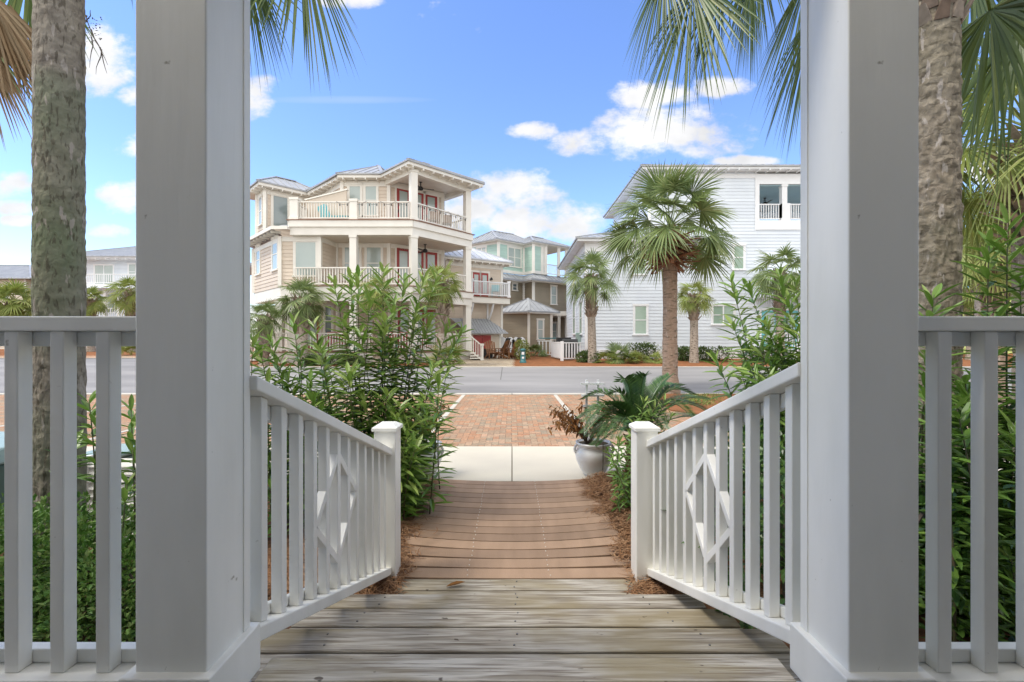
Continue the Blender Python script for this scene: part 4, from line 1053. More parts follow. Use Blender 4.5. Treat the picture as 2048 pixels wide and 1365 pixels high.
f = Fr((-64,46),(ww(57,46)-.2,46)); mb = MB(); siding(mb, f, .75, 7.9,.2); siding(mb, Fr((ww(57,46)-.2,46),(ww(57,46)-.2,54)),.75,7.9,.2); mb.build('wall','beige2',lb)
rf = MB(); hip(rf,[(-66,45.3),(ww(62,45.3),45.3),(ww(62,45.3),55),(-66,55)],7.95,10,.3); rf.build('roof','roof',lb)
window(lb, f, f.at(6), f.at(18), 5.9, 7.2, 'trimw','glass'); window(lb, f, f.at(28), f.at(45), 1.6, 3.4, 'trimw','glass')
mb = MB(); f.box(mb,f.L-.2,f.L,0,.05,.75,7.9); mb.build_each('corner_board','trimw',lb)
# ---- lime house on the right
lm = thing('lime_house', 'lime green house with blue balcony rails behind the right hand palms', 'house', (33,32,.7))
f = Fr((28.5,31),(52,31)); mb = MB(); siding(mb,f,.7,4.6,.2); mb.build('wall','lime',lm)
f2_ = Fr((28.5,33.5),(52,33.5)); mb = MB(); siding(mb,f2_,4.6,8.5,.2); mb.build('upper_wall','lime',lm)
mb = MB(); mb.box(28.5,52,31,33.4,4.25,4.6); mb.build('deck','trimw',lm); railing(lm,[(28.6,31.1),(51,31.1)],4.6,'blue',sp=.25,bw_=.08)
rf = MB(); hip(rf,[(28,32.8),(53,32.8),(53,42),(28,42)],8.55,10.3,.3); rf.build('roof','roof',lm)
for px in (1945,2005,2035): window(lm, f, f.at(px), f.at(px)+.9, 1.6, 3.3,'trimw','glassd')

# ------------------------------------------------------------------ palms
def palm(label, px, py0, py1, d, r, crown_r, mm='trunkp', leafm='palm', nf=26, nseg=26, group='cabbage palms along the far kerb', boot=True, lean=0, lw=None, bootm='boot', bootfrac=.45, loc=None, lo=-38, skirt=False, base_swell=1.25, open_=False):
    b = P(px+lean, py0, d); b.z = G(d); t = P(px, py1, d)
    T = thing('palm_tree', label, 'palm tree', tuple(b), group)
    h = t.z-b.z
    pts = [b, b.lerp(t,.12), b.lerp(t,.5)+Vector((lean*.001,0,0)), t]
    trunk_mesh(pts, [r*base_swell, r*1.05, r*.95, r*1.0], n=20, amp=r*.04, rings=int(min(160,h/.04)), ring=r*.04, seed=px).build('trunk', mm, T, True)
    if boot:
        mb = MB(); p0 = b.lerp(t, 1-bootfrac); rows = max(3, int((t.z-p0.z)/.11)); boots(mb, p0, t, r*1.0, r*1.15, rows, 9, r*1.5, r*.75, .38); mb.build('leaf_base', bootm, T)
    if skirt:
        mb = MB(); boots(mb, t-Vector((0,0,.62)), t+Vector((0,0,.15)), r*1.0, r*1.5, 7, 15, .62, .14, down=True); boots(mb, t-Vector((0,0,.25)), t+Vector((0,0,.12)), r*1.1, r*.9, 4, 10, .34, .13, .35); mb.build('dry_leaf_base', 'bootr', T)
    if open_: s, l = palm_crown(t+Vector((0,0,.20*crown_r)), nf, crown_r*.56, crown_r*.50, nseg, lw or crown_r*.03, droop=.16, lo=lo, hi=86, pr=.012, spread=2.0)
    else: s, l = palm_crown(t+Vector((0,0,.12*crown_r)), nf, crown_r*.52, crown_r*.55, nseg, lw or crown_r*.03, droop=.25, lo=lo, pr=.012*crown_r/1.5)
    s.build('frond_stalk', leafm, T); l.build('crown', leafm, T)
    return T
palm('tall cabbage palm with russet collar of dry leaf bases at the near kerb', 1340, 775, 486, 13.6, .215, 2.3, 'trunkr', 'palm', 36, 38, 'near kerb palms', boot=False, skirt=True, lo=-20, lw=.05, base_swell=1.45, open_=True)
palm('curved cabbage palm at the left corner of the white house', 1181, 728, 560, 23, .21, 1.75, 'trunkp','palm', 24, 28, lean=4)
palm('short yellow green cabbage palm directly right of the tall palm trunk', 1388, 727, 596, 23, .2, 1.15, 'trunkp','palmy', 22, 26, bootfrac=.35)
palm('cabbage palm before the teal entry of the white house', 1560, 728, 548, 22.5, .2, 1.7, 'trunkp','palm', 24, 28)
palm('cabbage palm before the left posts of the beige house', 604, 728, 605, 21.3, .26, 1.45, 'trunkp','palm', 26, 28, bootfrac=.5)
palm('cabbage palm at the right corner of the beige house', 884, 728, 573, 21.3, .22, 1.35, 'trunkp','palmy', 28, 28, bootfrac=.6)
palm('short cabbage palm at the left end of the beige house', 528, 728, 640, 21.3, .2, 1.15, 'trunkp','palm', 22, 26, bootfrac=.9)
palm('cabbage palm behind the oleander tops before the middle porch', 757, 728, 590, 21.3, .2, 1.2, 'trunkp','palmy', 24, 26, bootfrac=.9)
palm('round pale palm before the far cream house', 28, 700, 610, 33, .3, 2.1, 'trunkp','palmy', 30, 24, 'distant palms on the left', lw=.09)
palm('distant palm just right of the mossy trunk', 182, 700, 605, 35, .25, 1.5, 'trunkp','palmy', 24, 22, 'distant palms on the left', lw=.07)
palm('distant palm before the far white house balcony', 262, 700, 590, 35, .25, 1.9, 'trunkp','palmy', 24, 22, 'distant palms on the left', lw=.07)
palm('slim palm with pale trunk before the lime house', 1992, 760, 520, 12, .2, 1.5, 'trunkr','palmy', 24, 28, 'palms on the right', lw=.045)
palm('distant palm at the corner of the lime house', 1945, 720, 590, 25, .25, 1.6, 'trunkp','palmy', 24, 24, 'palms on the right', lw=.05)
palm('small bushy palm beyond the right hand trunk', 1965, 740, 455, 17, .22, 2.0, 'trunkp','palmy', 36, 26, 'palms on the right', lw=.05)

# near palms beside the porch
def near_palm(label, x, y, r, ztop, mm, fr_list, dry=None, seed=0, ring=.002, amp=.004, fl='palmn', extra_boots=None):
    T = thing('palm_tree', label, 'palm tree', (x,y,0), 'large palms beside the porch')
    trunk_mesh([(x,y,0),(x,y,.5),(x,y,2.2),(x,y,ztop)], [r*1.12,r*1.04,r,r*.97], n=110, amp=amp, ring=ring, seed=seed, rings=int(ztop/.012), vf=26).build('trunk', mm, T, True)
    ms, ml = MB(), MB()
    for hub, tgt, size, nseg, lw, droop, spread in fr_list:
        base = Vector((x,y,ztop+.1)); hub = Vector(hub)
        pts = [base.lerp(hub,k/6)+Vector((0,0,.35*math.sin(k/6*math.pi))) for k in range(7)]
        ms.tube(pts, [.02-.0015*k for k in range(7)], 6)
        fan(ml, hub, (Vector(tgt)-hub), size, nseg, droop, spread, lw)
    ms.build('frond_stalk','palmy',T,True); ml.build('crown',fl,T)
    if dry:
        md = MB()
        for hub, tgt, size, nseg, lw, droop, spread in dry: fan(md, Vector(hub), Vector(tgt)-Vector(hub), size, nseg, droop, spread, lw, up=Vector((0,-1,.2)))
        md.build('dry_fronds','palmd',T)
    return T
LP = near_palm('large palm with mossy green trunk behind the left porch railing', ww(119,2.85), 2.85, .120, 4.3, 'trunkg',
  [(P(600,-130,3.4),P(650,120,3.3),1.05,66,.024,.15,1.3), (P(480,-130,3.4),P(440,120,3.4),1.0,60,.022,.3,1.2), (P(-40,60,4.2),P(120,200,4.2),.9,40,.035,.3,1.9),
   (P(60,-90,4.6),P(90,200,4.6),1.3,44,.04,.3,1.4),(P(250,-160,4.6),P(235,100,4.6),.9,34,.035,.2,.9),(P(300,-420,3.4),P(500,-500,3.3),.9,40,.035,.3,2.0),(P(-200,-300,3.0),P(-500,-200,3.0),.9,40,.035,.3,2.0),
   (ww(119,2.85)+Vector((0,-1.3,4.4)) if False else Vector((-2.9,1.7,4.6)),Vector((-3.0,.8,4.3)),.9,40,.035,.3,2.0),(Vector((-2.8,4.3,5.3)),Vector((-2.7,5.4,5.4)),.9,40,.035,.3,2.0)],
  dry=[(P(-60,40,3.9),P(20,330,3.9),.95,40,.028,.25,.75),(P(-30,-20,3.8),P(60,260,3.8),.85,34,.025,.3,.6),(P(20,10,3.95),P(80,300,3.95),.8,26,.022,.3,.4)], seed=3)
# dead twigs beside the trunk
mb = MB()
for sx_, sy_, ex, ey in ((170,30,195,90),(180,60,205,105),(190,80,218,130),(186,75,180,135),(200,95,213,148),(172,40,183,22),(205,100,190,150)):
    a = P(sx_,sy_,2.75); b = P(ex,ey,2.72); pts = [a.lerp(b,k/4)+rv(.006) for k in range(5)]; mb.tube(pts,[.004,.0035,.003,.002,.001],4)
for i in range(40): leaf(mb, P(R.uniform(172,205),R.uniform(35,85),2.73), rv(), Vector((0,0,1)), .014, .008, 0, None, 2)
mb.build('dead_twig','bark',LP)
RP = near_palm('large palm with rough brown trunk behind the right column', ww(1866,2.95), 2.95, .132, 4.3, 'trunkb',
  [(P(1330,-70,4.3),P(1285,120,4.2),1.0,56,.022,.25,1.3),(P(1440,-60,4.0),P(1460,150,4.0),1.0,56,.022,.25,1.2),(P(1385,-30,4.0),P(1335,180,3.9),1.2,66,.024,.22,1.5),(P(1510,-110,4.2),P(1470,160,4.2),1.05,50,.022,.35,1.0),(P(1500,-40,4.6),P(1530,200,4.5),.9,56,.02,.3,1.1),(P(1620,-60,3.9),P(1530,120,3.9),1.1,60,.022,.3,1.2),(P(1630,20,3.5),P(1560,230,3.5),1.05,66,.024,.25,1.4),
   (P(1980,20,3.3),P(2030,260,3.3),.95,44,.04,.45,1.5),(P(2040,60,3.6),P(1960,260,3.6),1.0,40,.04,.5,1.3),(P(1940,-60,4.2),P(1990,200,4.2),1.2,44,.04,.5,1.3),(P(2120,-60,3.8),P(2040,160,3.8),1.1,44,.04,.4,1.8),
   (P(2100,-350,2.6),P(2300,-300,2.6),.9,40,.035,.3,2.0),(Vector((2.7,1.9,4.7)),Vector((2.6,.9,4.5)),.9,40,.035,.3,2.0),(P(1700,-500,3.2),P(1500,-560,3.2),.9,40,.035,.3,2.0)], seed=11, ring=.005, amp=.008)
mb = MB(); boots(mb, (ww(1866,2.95),2.95,3.62), (ww(1866,2.95),2.95,4.3), .135, .15, 9, 9, .13, .085, .35); mb.build('leaf_base','boot',RP)
# shaggy palm at the right edge of the photograph
bp_ = thing('palm_tree', 'shaggy palm with dark cut leaf bases at the right edge', 'palm tree', (ww(2062,6.2),6.2,0), 'palms on the right')
X_ = ww(2062,6.2); trunk_mesh([(X_,6.2,0),(X_,6.2,1.5),(X_,6.2,4.1)],[.2,.17,.2],n=24,amp=.01,rings=150).build('trunk','trunkb',bp_,True)
mb = MB(); boots(mb,(X_,6.2,3.0),(X_,6.2,4.3),.22,.26,12,10,.32,.12,.62); mb.build('leaf_base','boot',bp_)
s,l = palm_crown((X_,6.2,4.5),30,.95,1.0,36,.034,.45,-40,80,.014); s.build('frond_stalk','palmy',bp_); l.build('crown','palmy',bp_)

# ------------------------------------------------------------------ oleanders
def ole_list(tips, n, cx, cy, spread, ymin, ymax, xr, start=.25):
    out = []
    for px, py, d in tips:
        t = P(px,py,d); out.append(((t.x*.45+cx*.55+R.uniform(-.15,.15), t.y*.5+cy*.5, 0), tuple(t), start))
    for i in range(n):
        px = R.uniform(*xr); py = R.uniform(ymin,ymax); d = cy+R.uniform(-spread,spread); t = P(px,py,d)
        out.append(((t.x*.55+cx*.45+R.uniform(-.12,.12), d*.6+cy*.4, 0), tuple(t), .1))
    return out
tips = [(667,562,4.4),(700,552,4.5),(716,550,4.3),(766,540,4.4),(809,558,4.5),(850,550,4.4),(876,545,4.6),(740,590,4.2),(790,600,4.2),(832,620,4.3),(690,640,4.3),(860,640,4.4),(900,650,4.6),(925,664,4.7),(640,690,4.4),(770,640,4.1),(720,660,4.1)]
st_l = ole_list(tips, 0, -1.35, 4.4, .3, 0, 0, (0,0), .22)
for i in range(22):
    px = R.uniform(610,905); py = 640+R.random()*260+abs(px-770)*.35; px = min(px, 905-max(0,py-700)*.30); d = R.uniform(3.9,5.0); t = P(px,py,d); st_l.append(((t.x*.75-.33+R.uniform(-.1,.1), d*.7+1.3, 0), tuple(t), .08))
for i in range(16):
    px = R.uniform(785,838); py = R.uniform(800,960); d = R.uniform(3.75,4.3); t = P(px,py,d); st_l.append(((t.x-.12, d+.1, 0), tuple(t), .05))
oleander('oleander_bush', 'tall bushy oleander left of the boardwalk before the beige house', st_l, .225, .040, 'oleander bushes', .056, .30)
st_a = []
for px, py, d in [(587,642,4.1),(627,645,4.2),(540,679,3.8),(505,677,3.7),(520,700,3.8),(560,720,3.9),(600,700,4.1),(575,760,3.8),(620,760,3.9),(535,760,3.6)]+[(R.uniform(505,650),R.uniform(760,960),R.uniform(3.3,4.0)) for _ in range(12)]:
    t = P(px,py,d); st_a.append(((t.x*.85-.15+R.uniform(-.15,.15), d+R.uniform(-.2,.2), 0), tuple(t), .12))
oleander('oleander_bush', 'lower oleander seen over and through the left stair railing', st_a, .205, .036, 'oleander bushes', .05, .15)
st_b = []
for px, py, d in [(1462,562,4.3),(1491,562,4.4),(1464,646,4.2),(1431,718,4.1),(1560,545,4.1),(1575,600,4.0),(1530,650,4.2),(1500,700,4.3),(1560,690,4.1),(1590,560,4.3),(1480,740,4.2),(1540,730,4.0),(1590,650,3.9),(1600,720,3.9)]+[(R.uniform(1490,1640),R.uniform(640,860),R.uniform(3.8,4.6)) for _ in range(16)]:
    t = P(px,py,d); st_b.append(((t.x*.6+1.25+R.uniform(-.15,.15), d+R.uniform(-.2,.2), 0), tuple(t), .25))
oleander('oleander_bush', 'leaning oleander above the right stair railing', st_b, .215, .037, 'oleander bushes', .052, .15)
st_c = []
for px, py, d in [(1978,485,2.5),(2015,440,2.5),(1868,590,2.4),(2040,560,2.5),(1990,640,2.4),(1860,720,2.4),(1930,760,2.4),(2060,500,2.6)]+[(R.uniform(1840,2080),R.uniform(720,1150),R.uniform(2.1,2.75)) for _ in range(34)]:
    t = P(px,py,d); st_c.append(((t.x*1.0+R.uniform(-.1,.15), d+R.uniform(-.15,.15), 0), tuple(t), .12))
oleander('oleander_bush', 'close oleander behind the right porch railing and palm trunk', st_c, .19, .032, 'oleander bushes', .045, -.05)
st_d = []
for px, py, d in [(178,800,2.45),(262,815,2.4),(150,880,2.5),(265,900,2.3),(255,960,2.2),(195,850,2.4),(290,840,2.3)]:
    t = P(px,py,d); st_d.append(((t.x-.02+R.uniform(-.1,.1), d+R.uniform(-.1,.1), 0), tuple(t), .72))
oleander('oleander_bush', 'sparse young oleander shoots behind the left porch railing', st_d, .15, .028, 'oleander bushes')

# hedge and shrubs by the porch
t = thing('hedge', 'dense small leaved hedge behind the left porch railing', 'hedge', (-2.4,2.2,0))
ml = MB(); leafcloud(ml, [(-1.7-.33*i, 2.0+.12*(i%2)+.25*j, .40+.05*(i%3), .36,.34,.30+.03*(i%2)) for i in range(7) for j in range(2)], 30000, .034, .019); ml.build('foliage','hleaf',t)
ml = MB(); 
for i in range(14): x = -1.6-.17*i; ml.tube([(x,2.1,0),(x+.05,2.15,.3),(x-.05,2.1,.55)], .008, 5)
ml.build_each('branch','bark',t)
t = thing('glossy_shrub', 'dark glossy shrub behind the right stair railing', 'shrub', (1.6,3,0))
ml = MB(); leafcloud(ml, [(1.3+.35*i, 2.3+.45*j, .45+.06*((i+j)%3), .33,.35,.40) for i in range(4) for j in range(4)], 6500, .065, .034); ml.build('foliage','dleaf',t)
ml = MB()
for i in range(18): x = 1.2+R.random()*1.2; y = 2.2+R.random()*1.6; ml.tube([(x,y,0),(x+rv(.1).x,y,.4),(x+rv(.2).x,y+rv(.1).x,.75)], .009, 5)
ml.build_each('branch','bark',t)
# bright liriope-like clump beyond
t = thing('light_green_shrub', 'light green shrub seen through the right stair railing', 'shrub', (2.6,5.0,0))
ml = MB(); leafcloud(ml, [(2.1+.4*i, 4.6, .35, .4,.35,.40) for i in range(5)], 2600, .08, .03); ml.build('foliage','palmy',t)
# small shrub right of the boardwalk
st_e = []
for px, py in [(1262,860),(1240,880),(1215,900),(1250,930),(1275,905),(1235,950),(1262,980),(1225,920),(1280,950),(1255,1000),(1268,840)]:
    d = R.uniform(3.7,4.3); tt = P(px,py,d); st_e.append(((1.02+R.uniform(-.06,.1),4.0+R.uniform(-.2,.2),0),tuple(tt),.15))
oleander('small_willowy_shrub', 'small willowy green shrub at the right newel post', st_e, .10, .019, None, .03)

# sago cycad
t = thing('sago_palm', 'dark green sago cycad beside the white pot', 'cycad', (1.45,5.1,0))
ml = MB(); ms = MB(); c0 = Vector((1.42,5.1,.50))
def cyc(tip, bow=.25):
    tip = Vector(tip); pts = []
    for i in range(13):
        k = i/12; p = c0.lerp(tip,k); p.z += bow*math.sin(k*math.pi); pts.append(p)
    ms.tube(pts,[.009-.0005*i for i in range(13)],4)
    n = 80
    for i in range(5,n):
        k = i/n; x = k*12; j = min(11,int(x)); p = pts[j].lerp(pts[j+1],x-j); ax = (pts[j+1]-pts[j]).normalized(); s = ax.cross(Vector((0,0,1))).normalized(); u = s.cross(ax)
        L = .16*math.sin(min(1,(k+.12))*math.pi*.92)**.6+.02
        for sg in (-1,1): leaf(ml, p, s*sg*.8+ax*.55+u*.35, u, L, .011, .05, None, 2)
for px,py,d in ((1240,765,4.9),(1292,752,5.0),(1340,752,5.3),(1362,772,5.5),(1215,810,4.7),(1172,845,4.6),(1165,800,5.4),(1200,850,5.2),(1180,875,4.8),(1230,880,4.3),(1420,800,5.6),(1425,830,5.2),(1390,840,4.6),(1330,860,4.4),(1440,850,5.8),(1300,780,5.9),(1250,800,6.0),(1220,790,5.1),(1168,868,4.8),(1190,893,4.65),(1158,838,5.1),(1205,872,4.5),(1270,760,5.3),(1385,790,5.2)):
    cyc(P(px,py,d), R.uniform(.12,.28))
ms.build('frond_stalk','cycad',t); ml.build('crown','cycad',t)
mb = MB(); boots(mb,(c0.x,c0.y,.05),(c0.x,c0.y,.45),.12,.11,6,9,.1,.06,.4); mb.tube([(c0.x,c0.y,0),(c0.x,c0.y,.48)],.12,14); mb.build('trunk','bootr',t)
# green blades rising through it
t = thing('young_oleander', 'young oleander shoots growing in front of the sago cycad', 'shrub', (1.3,4.5,0)); ms, ml = MB(), MB()
for px,py in ((1290,800),(1310,815),(1330,800),(1300,830),(1275,845),(1345,830)): oleander_stem(ms, ml, (1.35+R.uniform(-.1,.1),4.6,0), P(px,py,4.5), .4, .14, .02, .04, light=.25)
ms.build('stem','stem',t); ml.build('foliage','oleaf',t)

# pots with dried plants and trellis
def pot(x, y, label, glab):
    t = thing('flower_pot', label, 'pot', (x,y,0), 'white urn pots beside the boardwalk')
    mb = MB(); mb.lathe((x,y,0.0), [(.001,0),(.10,0),(.115,.02),(.16,.09),(.205,.19),(.218,.25),(.212,.30),(.185,.34),(.195,.365),(.212,.382),(.212,.40),(.19,.40),(.175,.375),(.001,.37)], 40); mb.build('bowl','pot',t,True)
    for s in (-1,1):
        mb = MB(); pts = [(x+s*(.195+.035*math.sin(k/6*math.pi)), y-.03, .38-.12*k/6) for k in range(7)]; mb.tube(pts,.016,8); mb.build('handle','pot',t,True)
    mb = MB(); mb.lathe((x,y,.378),[(.001,.0),(.176,0)],20); mb.build('soil','soil',t)
    return t
pr_ = pot(.965, 5.32, 'white glazed urn pot with dried plant right of the boardwalk end', '')
pl_ = pot(-1.03, 5.25, 'white glazed urn pot left of the boardwalk end, mostly hidden by oleander', '')
def drybush(x, y, z, h, n, sp, label):
    t = thing('dried_plant', label, 'dried plant', (x,y,z), 'dried brown plants in the pots'); ms, ml = MB(), MB()
    for i in range(n):
        tp = Vector((x+R.uniform(-sp,sp), y+R.uniform(-sp,sp)*.7, z+h*R.uniform(.35,1))); pts = [Vector((x,y,z-.02)).lerp(tp,k/5)+rv(.015)+Vector((0,0,.08*math.sin(k/5*math.pi))) for k in range(6)]
        ms.tube(pts,[.004,.0035,.003,.0025,.002,.0015],4)
        for q in range(13): k = R.uniform(.3,1)*4.99; j = int(k); leaf(ml, pts[j].lerp(pts[j+1],k-j)+rv(.02), Vector((R.uniform(-1,1),R.uniform(-1,1),-.7)), Vector((0,0,1))+rv(), R.uniform(.04,.075), .028, .3, None, 2)
    ms.build('stem','bark',t); ml.build('foliage','dry',t)
drybush(.90,5.32,.39,.48,44,.50,'bushy dried brown plant in the right white pot')
drybush(-1.0,5.25,.41,.50,18,.34,'dried brown plant in the hidden left pot')
t = thing('trellis', 'small white wooden trellis standing in the right pot', 'trellis', (.93,5.45,.4)); T0 = 5.47
for px in (1173,1196):
    mb = MB(); p = P(px,760,T0); mb.box(p.x-.013,p.x+.013,T0-.01,T0+.01,.38,p.z); mb.build('upright','white',t)
for py, a, b in ((768,1160,1208),(791,1162,1208),(812,1165,1206)):
    mb = MB(); z = P(0,py,T0).z; mb.box(P(a,0,T0).x,P(b,0,T0).x,T0-.032,T0-.0105,z-.012,z+.012); mb.build('crossbar','white',t)
mb = MB(); p = [(1.03,5.085+.0,.43),(1.028,5.08,.30),(1.03,5.09,.2),(1.035,5.14,.08)]; mb.tube(p,.004,6); tag(mb.build('drip_hose','dark'), 'thin black drip hose down the front of the right white pot', 'hose')

# pine straw
def straw(n, xr, yr, zf, L=.16):
    mb = MB()
    for i in range(n):
        x = R.uniform(*xr); y = R.uniform(*yr); z = zf(x,y)
        if z is None: continue
        a = R.uniform(0,6.28); l = L*R.uniform(.6,1.2); c = Vector((x,y,z+R.random()*.02)); d = Vector((math.cos(a),math.sin(a),R.uniform(-.1,.25))); s = Vector((-d.y,d.x,0))*.0022; bd = Vector((-d.y,d.x,0))*R.uniform(-.15,.15)*l
        p0 = c-d*l/2; p1 = c+bd+Vector((0,0,.008)); p2 = c+d*l/2
        mb.add([p0-s,p0+s,p1+s*1.4,p1-s*1.4,p2+s*.5,p2-s*.5],[(0,1,2,3),(3,2,4,5)])
    return mb
def zs_l(x,y):
    e = -.74-.10*(y-3)/2+.06*noise.noise(Vector((x*3,y*4,0)))
    return None if x > e+.05*R.random() else .015+.08*min(1,(e-x)/.25)+.03*noise.noise(Vector((x*5,y*5,1)))
def zs_r(x,y):
    e = .80-.05*(y-3)/2+.08*noise.noise(Vector((x*3,y*4,5)))
    return None if x < e-.06*R.random() else .015+.09*min(1,(x-e)/.25)+.03*noise.noise(Vector((x*5,y*5,2)))
def mound(x0,x1,y0,y1,zf,nx=26,ny=40):
    mb = MB(); vs = []
    for j in range(ny+1):
        for i in range(nx+1):
            x = x0+(x1-x0)*i/nx; y = y0+(y1-y0)*j/ny; z = zf(x,y); vs.append((x,y,-.01 if z is None else z-.006))
    mb.add(vs, [(j*(nx+1)+i,j*(nx+1)+i+1,(j+1)*(nx+1)+i+1,(j+1)*(nx+1)+i) for j in range(ny) for i in range(nx)]); return mb
for (xr, f_, lab) in (((-3.2,-.6), zs_l, 'brown pine straw mound left of the boardwalk'), ((.65,3.2), zs_r, 'brown pine straw mound right of the boardwalk')):
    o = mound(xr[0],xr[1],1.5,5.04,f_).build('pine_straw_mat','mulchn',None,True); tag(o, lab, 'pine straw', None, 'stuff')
    nb = MB(); a = straw(9000, (max(xr[0],-1.7), min(xr[1],1.8)), (2.6,5.05), f_); o = a.build('pine_needles','straw'); tag(o, 'loose needles on the '+lab, 'pine straw', None, 'stuff')
mb = straw(700, (-.85,.85), (2.3,5.0), lambda x,y: (.05 if abs(x) > .55+.3*R.random() and y > 3.02 else None), .1)
tag(mb.build('scattered_needles','straw'), 'stray pine needles along the boardwalk edges', 'pine straw', None, 'stuff')
# dead leaves on the steps
for i,(x,y,z,lb) in enumerate(((-.42,2.88,.018,'curled brown dead leaf on the bottom wooden step'),(-.78,2.9,.02,'small brown dead leaf beside the left newel post'),(.92,2.9,.02,'brown dead leaf beside the right newel post'))):
    mb = MB(); leaf(mb, Vector((x,y,z)), Vector((1,.2,.05)), Vector((0,0,1)), .12 if i==0 else .07, .03, -.1, None, 3, .5); tag(mb.build('dead_leaf','dry'), lb, 'dead leaf', 'dead leaves on the steps')

# ------------------------------------------------------------------ planting and furniture across the road
def palmetto(px, d, h, n, label, leafm='palm', nseg=22):
    b = P(px,0,d); b.z = G(d); t = thing('palmetto', label, 'palmetto', tuple(b), 'low palmettos across the road'); ml, ms = MB(), MB()
    for i in range(n):
        el = rad(R.uniform(20,80)); az = i*2.4; dd = Vector((math.cos(az)*math.cos(el),math.sin(az)*math.cos(el),math.sin(el)))
        frond(ms, ml, b+rv(.05)+Vector((0,0,.05)), dd, h*.55, h*.5, nseg, .2, h*.035, .008, 0, 1.9)
    ms.build('frond_stalk',leafm,t); ml.build('foliage',leafm,t)
for px,d,h,n,l,lm_ in ((1215,22.8,.9,14,'spreading palmetto left of the tall palm, beside the ground floor window','palmy'),(1240,23.2,1.5,12,'upright palmetto with a tall spike below the white house window','palm'),
    (1262,22.6,.9,14,'low palmetto under the white house window','palmy'),(1310,22.9,.85,12,'pale palmetto just left of the tall trunk','palmy'),(1066,28,1.2,14,'dark palmetto beside the white rail enclosure','palm'),
    (893,21.4,1.5,16,'bushy palmetto at the right corner post of the beige house','palmy'),(652,21.6,.7,10,'small palmetto at the porch base of the beige house','palmy'),(262,29,1.3,14,'distant palmetto on the left road edge','palmy')):
    palmetto(px,d,h,n,l,lm_)
def bush(px, d, w_, h, label, n=500, m='needle', L=.15, cat='shrub'):
    b = P(px,0,d); b.z = G(d); t = thing('low_shrub', label, cat, tuple(b), 'low shrubs across the road'); ml = MB()
    pts = [(b.x+R.uniform(-w_,w_)*.6,b.y+R.uniform(-.3,.3),b.z+h*.42,w_*.5,.5,h*.55) for _ in range(5)]
    leafcloud(ml, pts, n, L, L*.45); ml.build('foliage',m,t)
    ml = MB()
    for q in range(5): ml.tube([b+Vector((R.uniform(-.2,.2),0,0)), b+Vector((R.uniform(-w_,w_)*.6,0,h*.6))],.012,4)
    ml.build_each('branch','bark',t)
for a in ((1175,23.3,.55,.55,'grey green shrub beside the white rail enclosure'),(1285,24.4,1.3,1.0,'wide dark green shrub behind the palmettos of the white house'),(1375,24.3,.7,.75,'round dark shrub just right of the tall trunk'),(1420,24.4,1.1,.75,'long low shrub under the double window'),
          (1540,23.6,1.4,.8,'green shrub below the teal entry'),(700,21.7,1.0,.5,'low shrub at the porch base of the beige house'),(620,21.6,.8,.45,'small shrub below the left porch posts')): bush(*a, n=1500)
bush(1048, 25.5, .5, 1.15, 'feathery yellow green shrub behind the teal utility post', 1100, 'palmy', .12)
t = thing('grass_clump', 'bright green ground cover on the mulch by the tall palm', 'ground cover', (4.6,11.5,0)); ml = MB()
for i in range(420):
    px = R.gauss(1400,22); py = R.gauss(795,7); d = min(12.8,max(9.5,H*F/(py+8-682.5))); p = P(px,0,d); p.z = .03; leaf(ml,p,Vector((R.uniform(-1,1),R.uniform(-1,1),1.2)),Vector((0,1,0)),.22,.012,.5,None,2)
ml.build('foliage','oleaf',t)
isl = MB(); isl.prism([(4.2,13.28),(3.9,12.2),(3.6,10.2),(4.3,9.2),(6.2,9.0),(7.4,10.5),(6.9,13.28)],.0,.035); struct('mulch_island', isl, 'mulch')
# teal utility post
t = thing('utility_post', 'short teal utility post with white stickers in the mulch', 'utility post', tuple(P(1046,728,22.9)))
p = P(1046,0,22.9); z0 = G(22.9); mb = MB(); mb.lathe((p.x,p.y,z0),[(.17,0),(.17,.1),(.13,.12),(.13,.62),(.15,.63),(.15,.70),(.001,.74)],20); mb.build('casing','teal',t,True)
M['teald'] = mat('dark_teal_plastic',(.03,.14,.15),(.05,.18,.19),6,.4); t.children[0].data.materials[0] = M['teald']
mb = MB(); mb.box(p.x-.07,p.x+.06,p.y-.14,p.y-.132,z0+.42,z0+.56); mb.box(p.x-.06,p.x+.05,p.y-.14,p.y-.132,z0+.22,z0+.32); mb.build('sticker','trimw',t)
# chairs
def adirondack(loc, rz, label):
    t = thing('adirondack_chair', label, 'chair', (0,0,0), 'adirondack chairs on the tan drive')
    mb = MB(); 
    for i in range(5): mb.hexa([(-.27,-.25+i*.105,.36-i*.02),(.27,-.25+i*.105,.36-i*.02),(.27,-.155+i*.105,.342-i*.02),(-.27,-.155+i*.105,.342-i*.02),(-.27,-.25+i*.105,.38-i*.02),(.27,-.25+i*.105,.38-i*.02),(.27,-.155+i*.105,.362-i*.02),(-.27,-.155+i*.105,.362-i*.02)])
    mb.build('seat','wood',t); mb = MB()
    for i in range(5):
        x = -.22+i*.11; hh = .78-.06*abs(i-2); mb.beam((x,.22,.30),(x*1.25,.50,.30+hh),.09,.02,up=(0,1,0))
    mb.beam((-.26,.27,.45),(.26,.27,.45),.03,.06); mb.build('backrest','wood',t)
    for s in (-1,1):
        mb = MB(); mb.box(s*.33-.06,s*.33+.06,-.32,.38,.56,.58); mb.build('arm','wood',t)
        mb = MB(); mb.box(s*.29-.015,s*.29+.015,-.30,-.20,0,.56); mb.build('leg','wood',t); mb = MB(); mb.beam((s*.27,-.2,.33),(s*.27,.62,.03),.03,.1); mb.build('leg','wood',t)
    t.location = loc; t.rotation_euler = (0,0,rz); t['label'] = label; return t
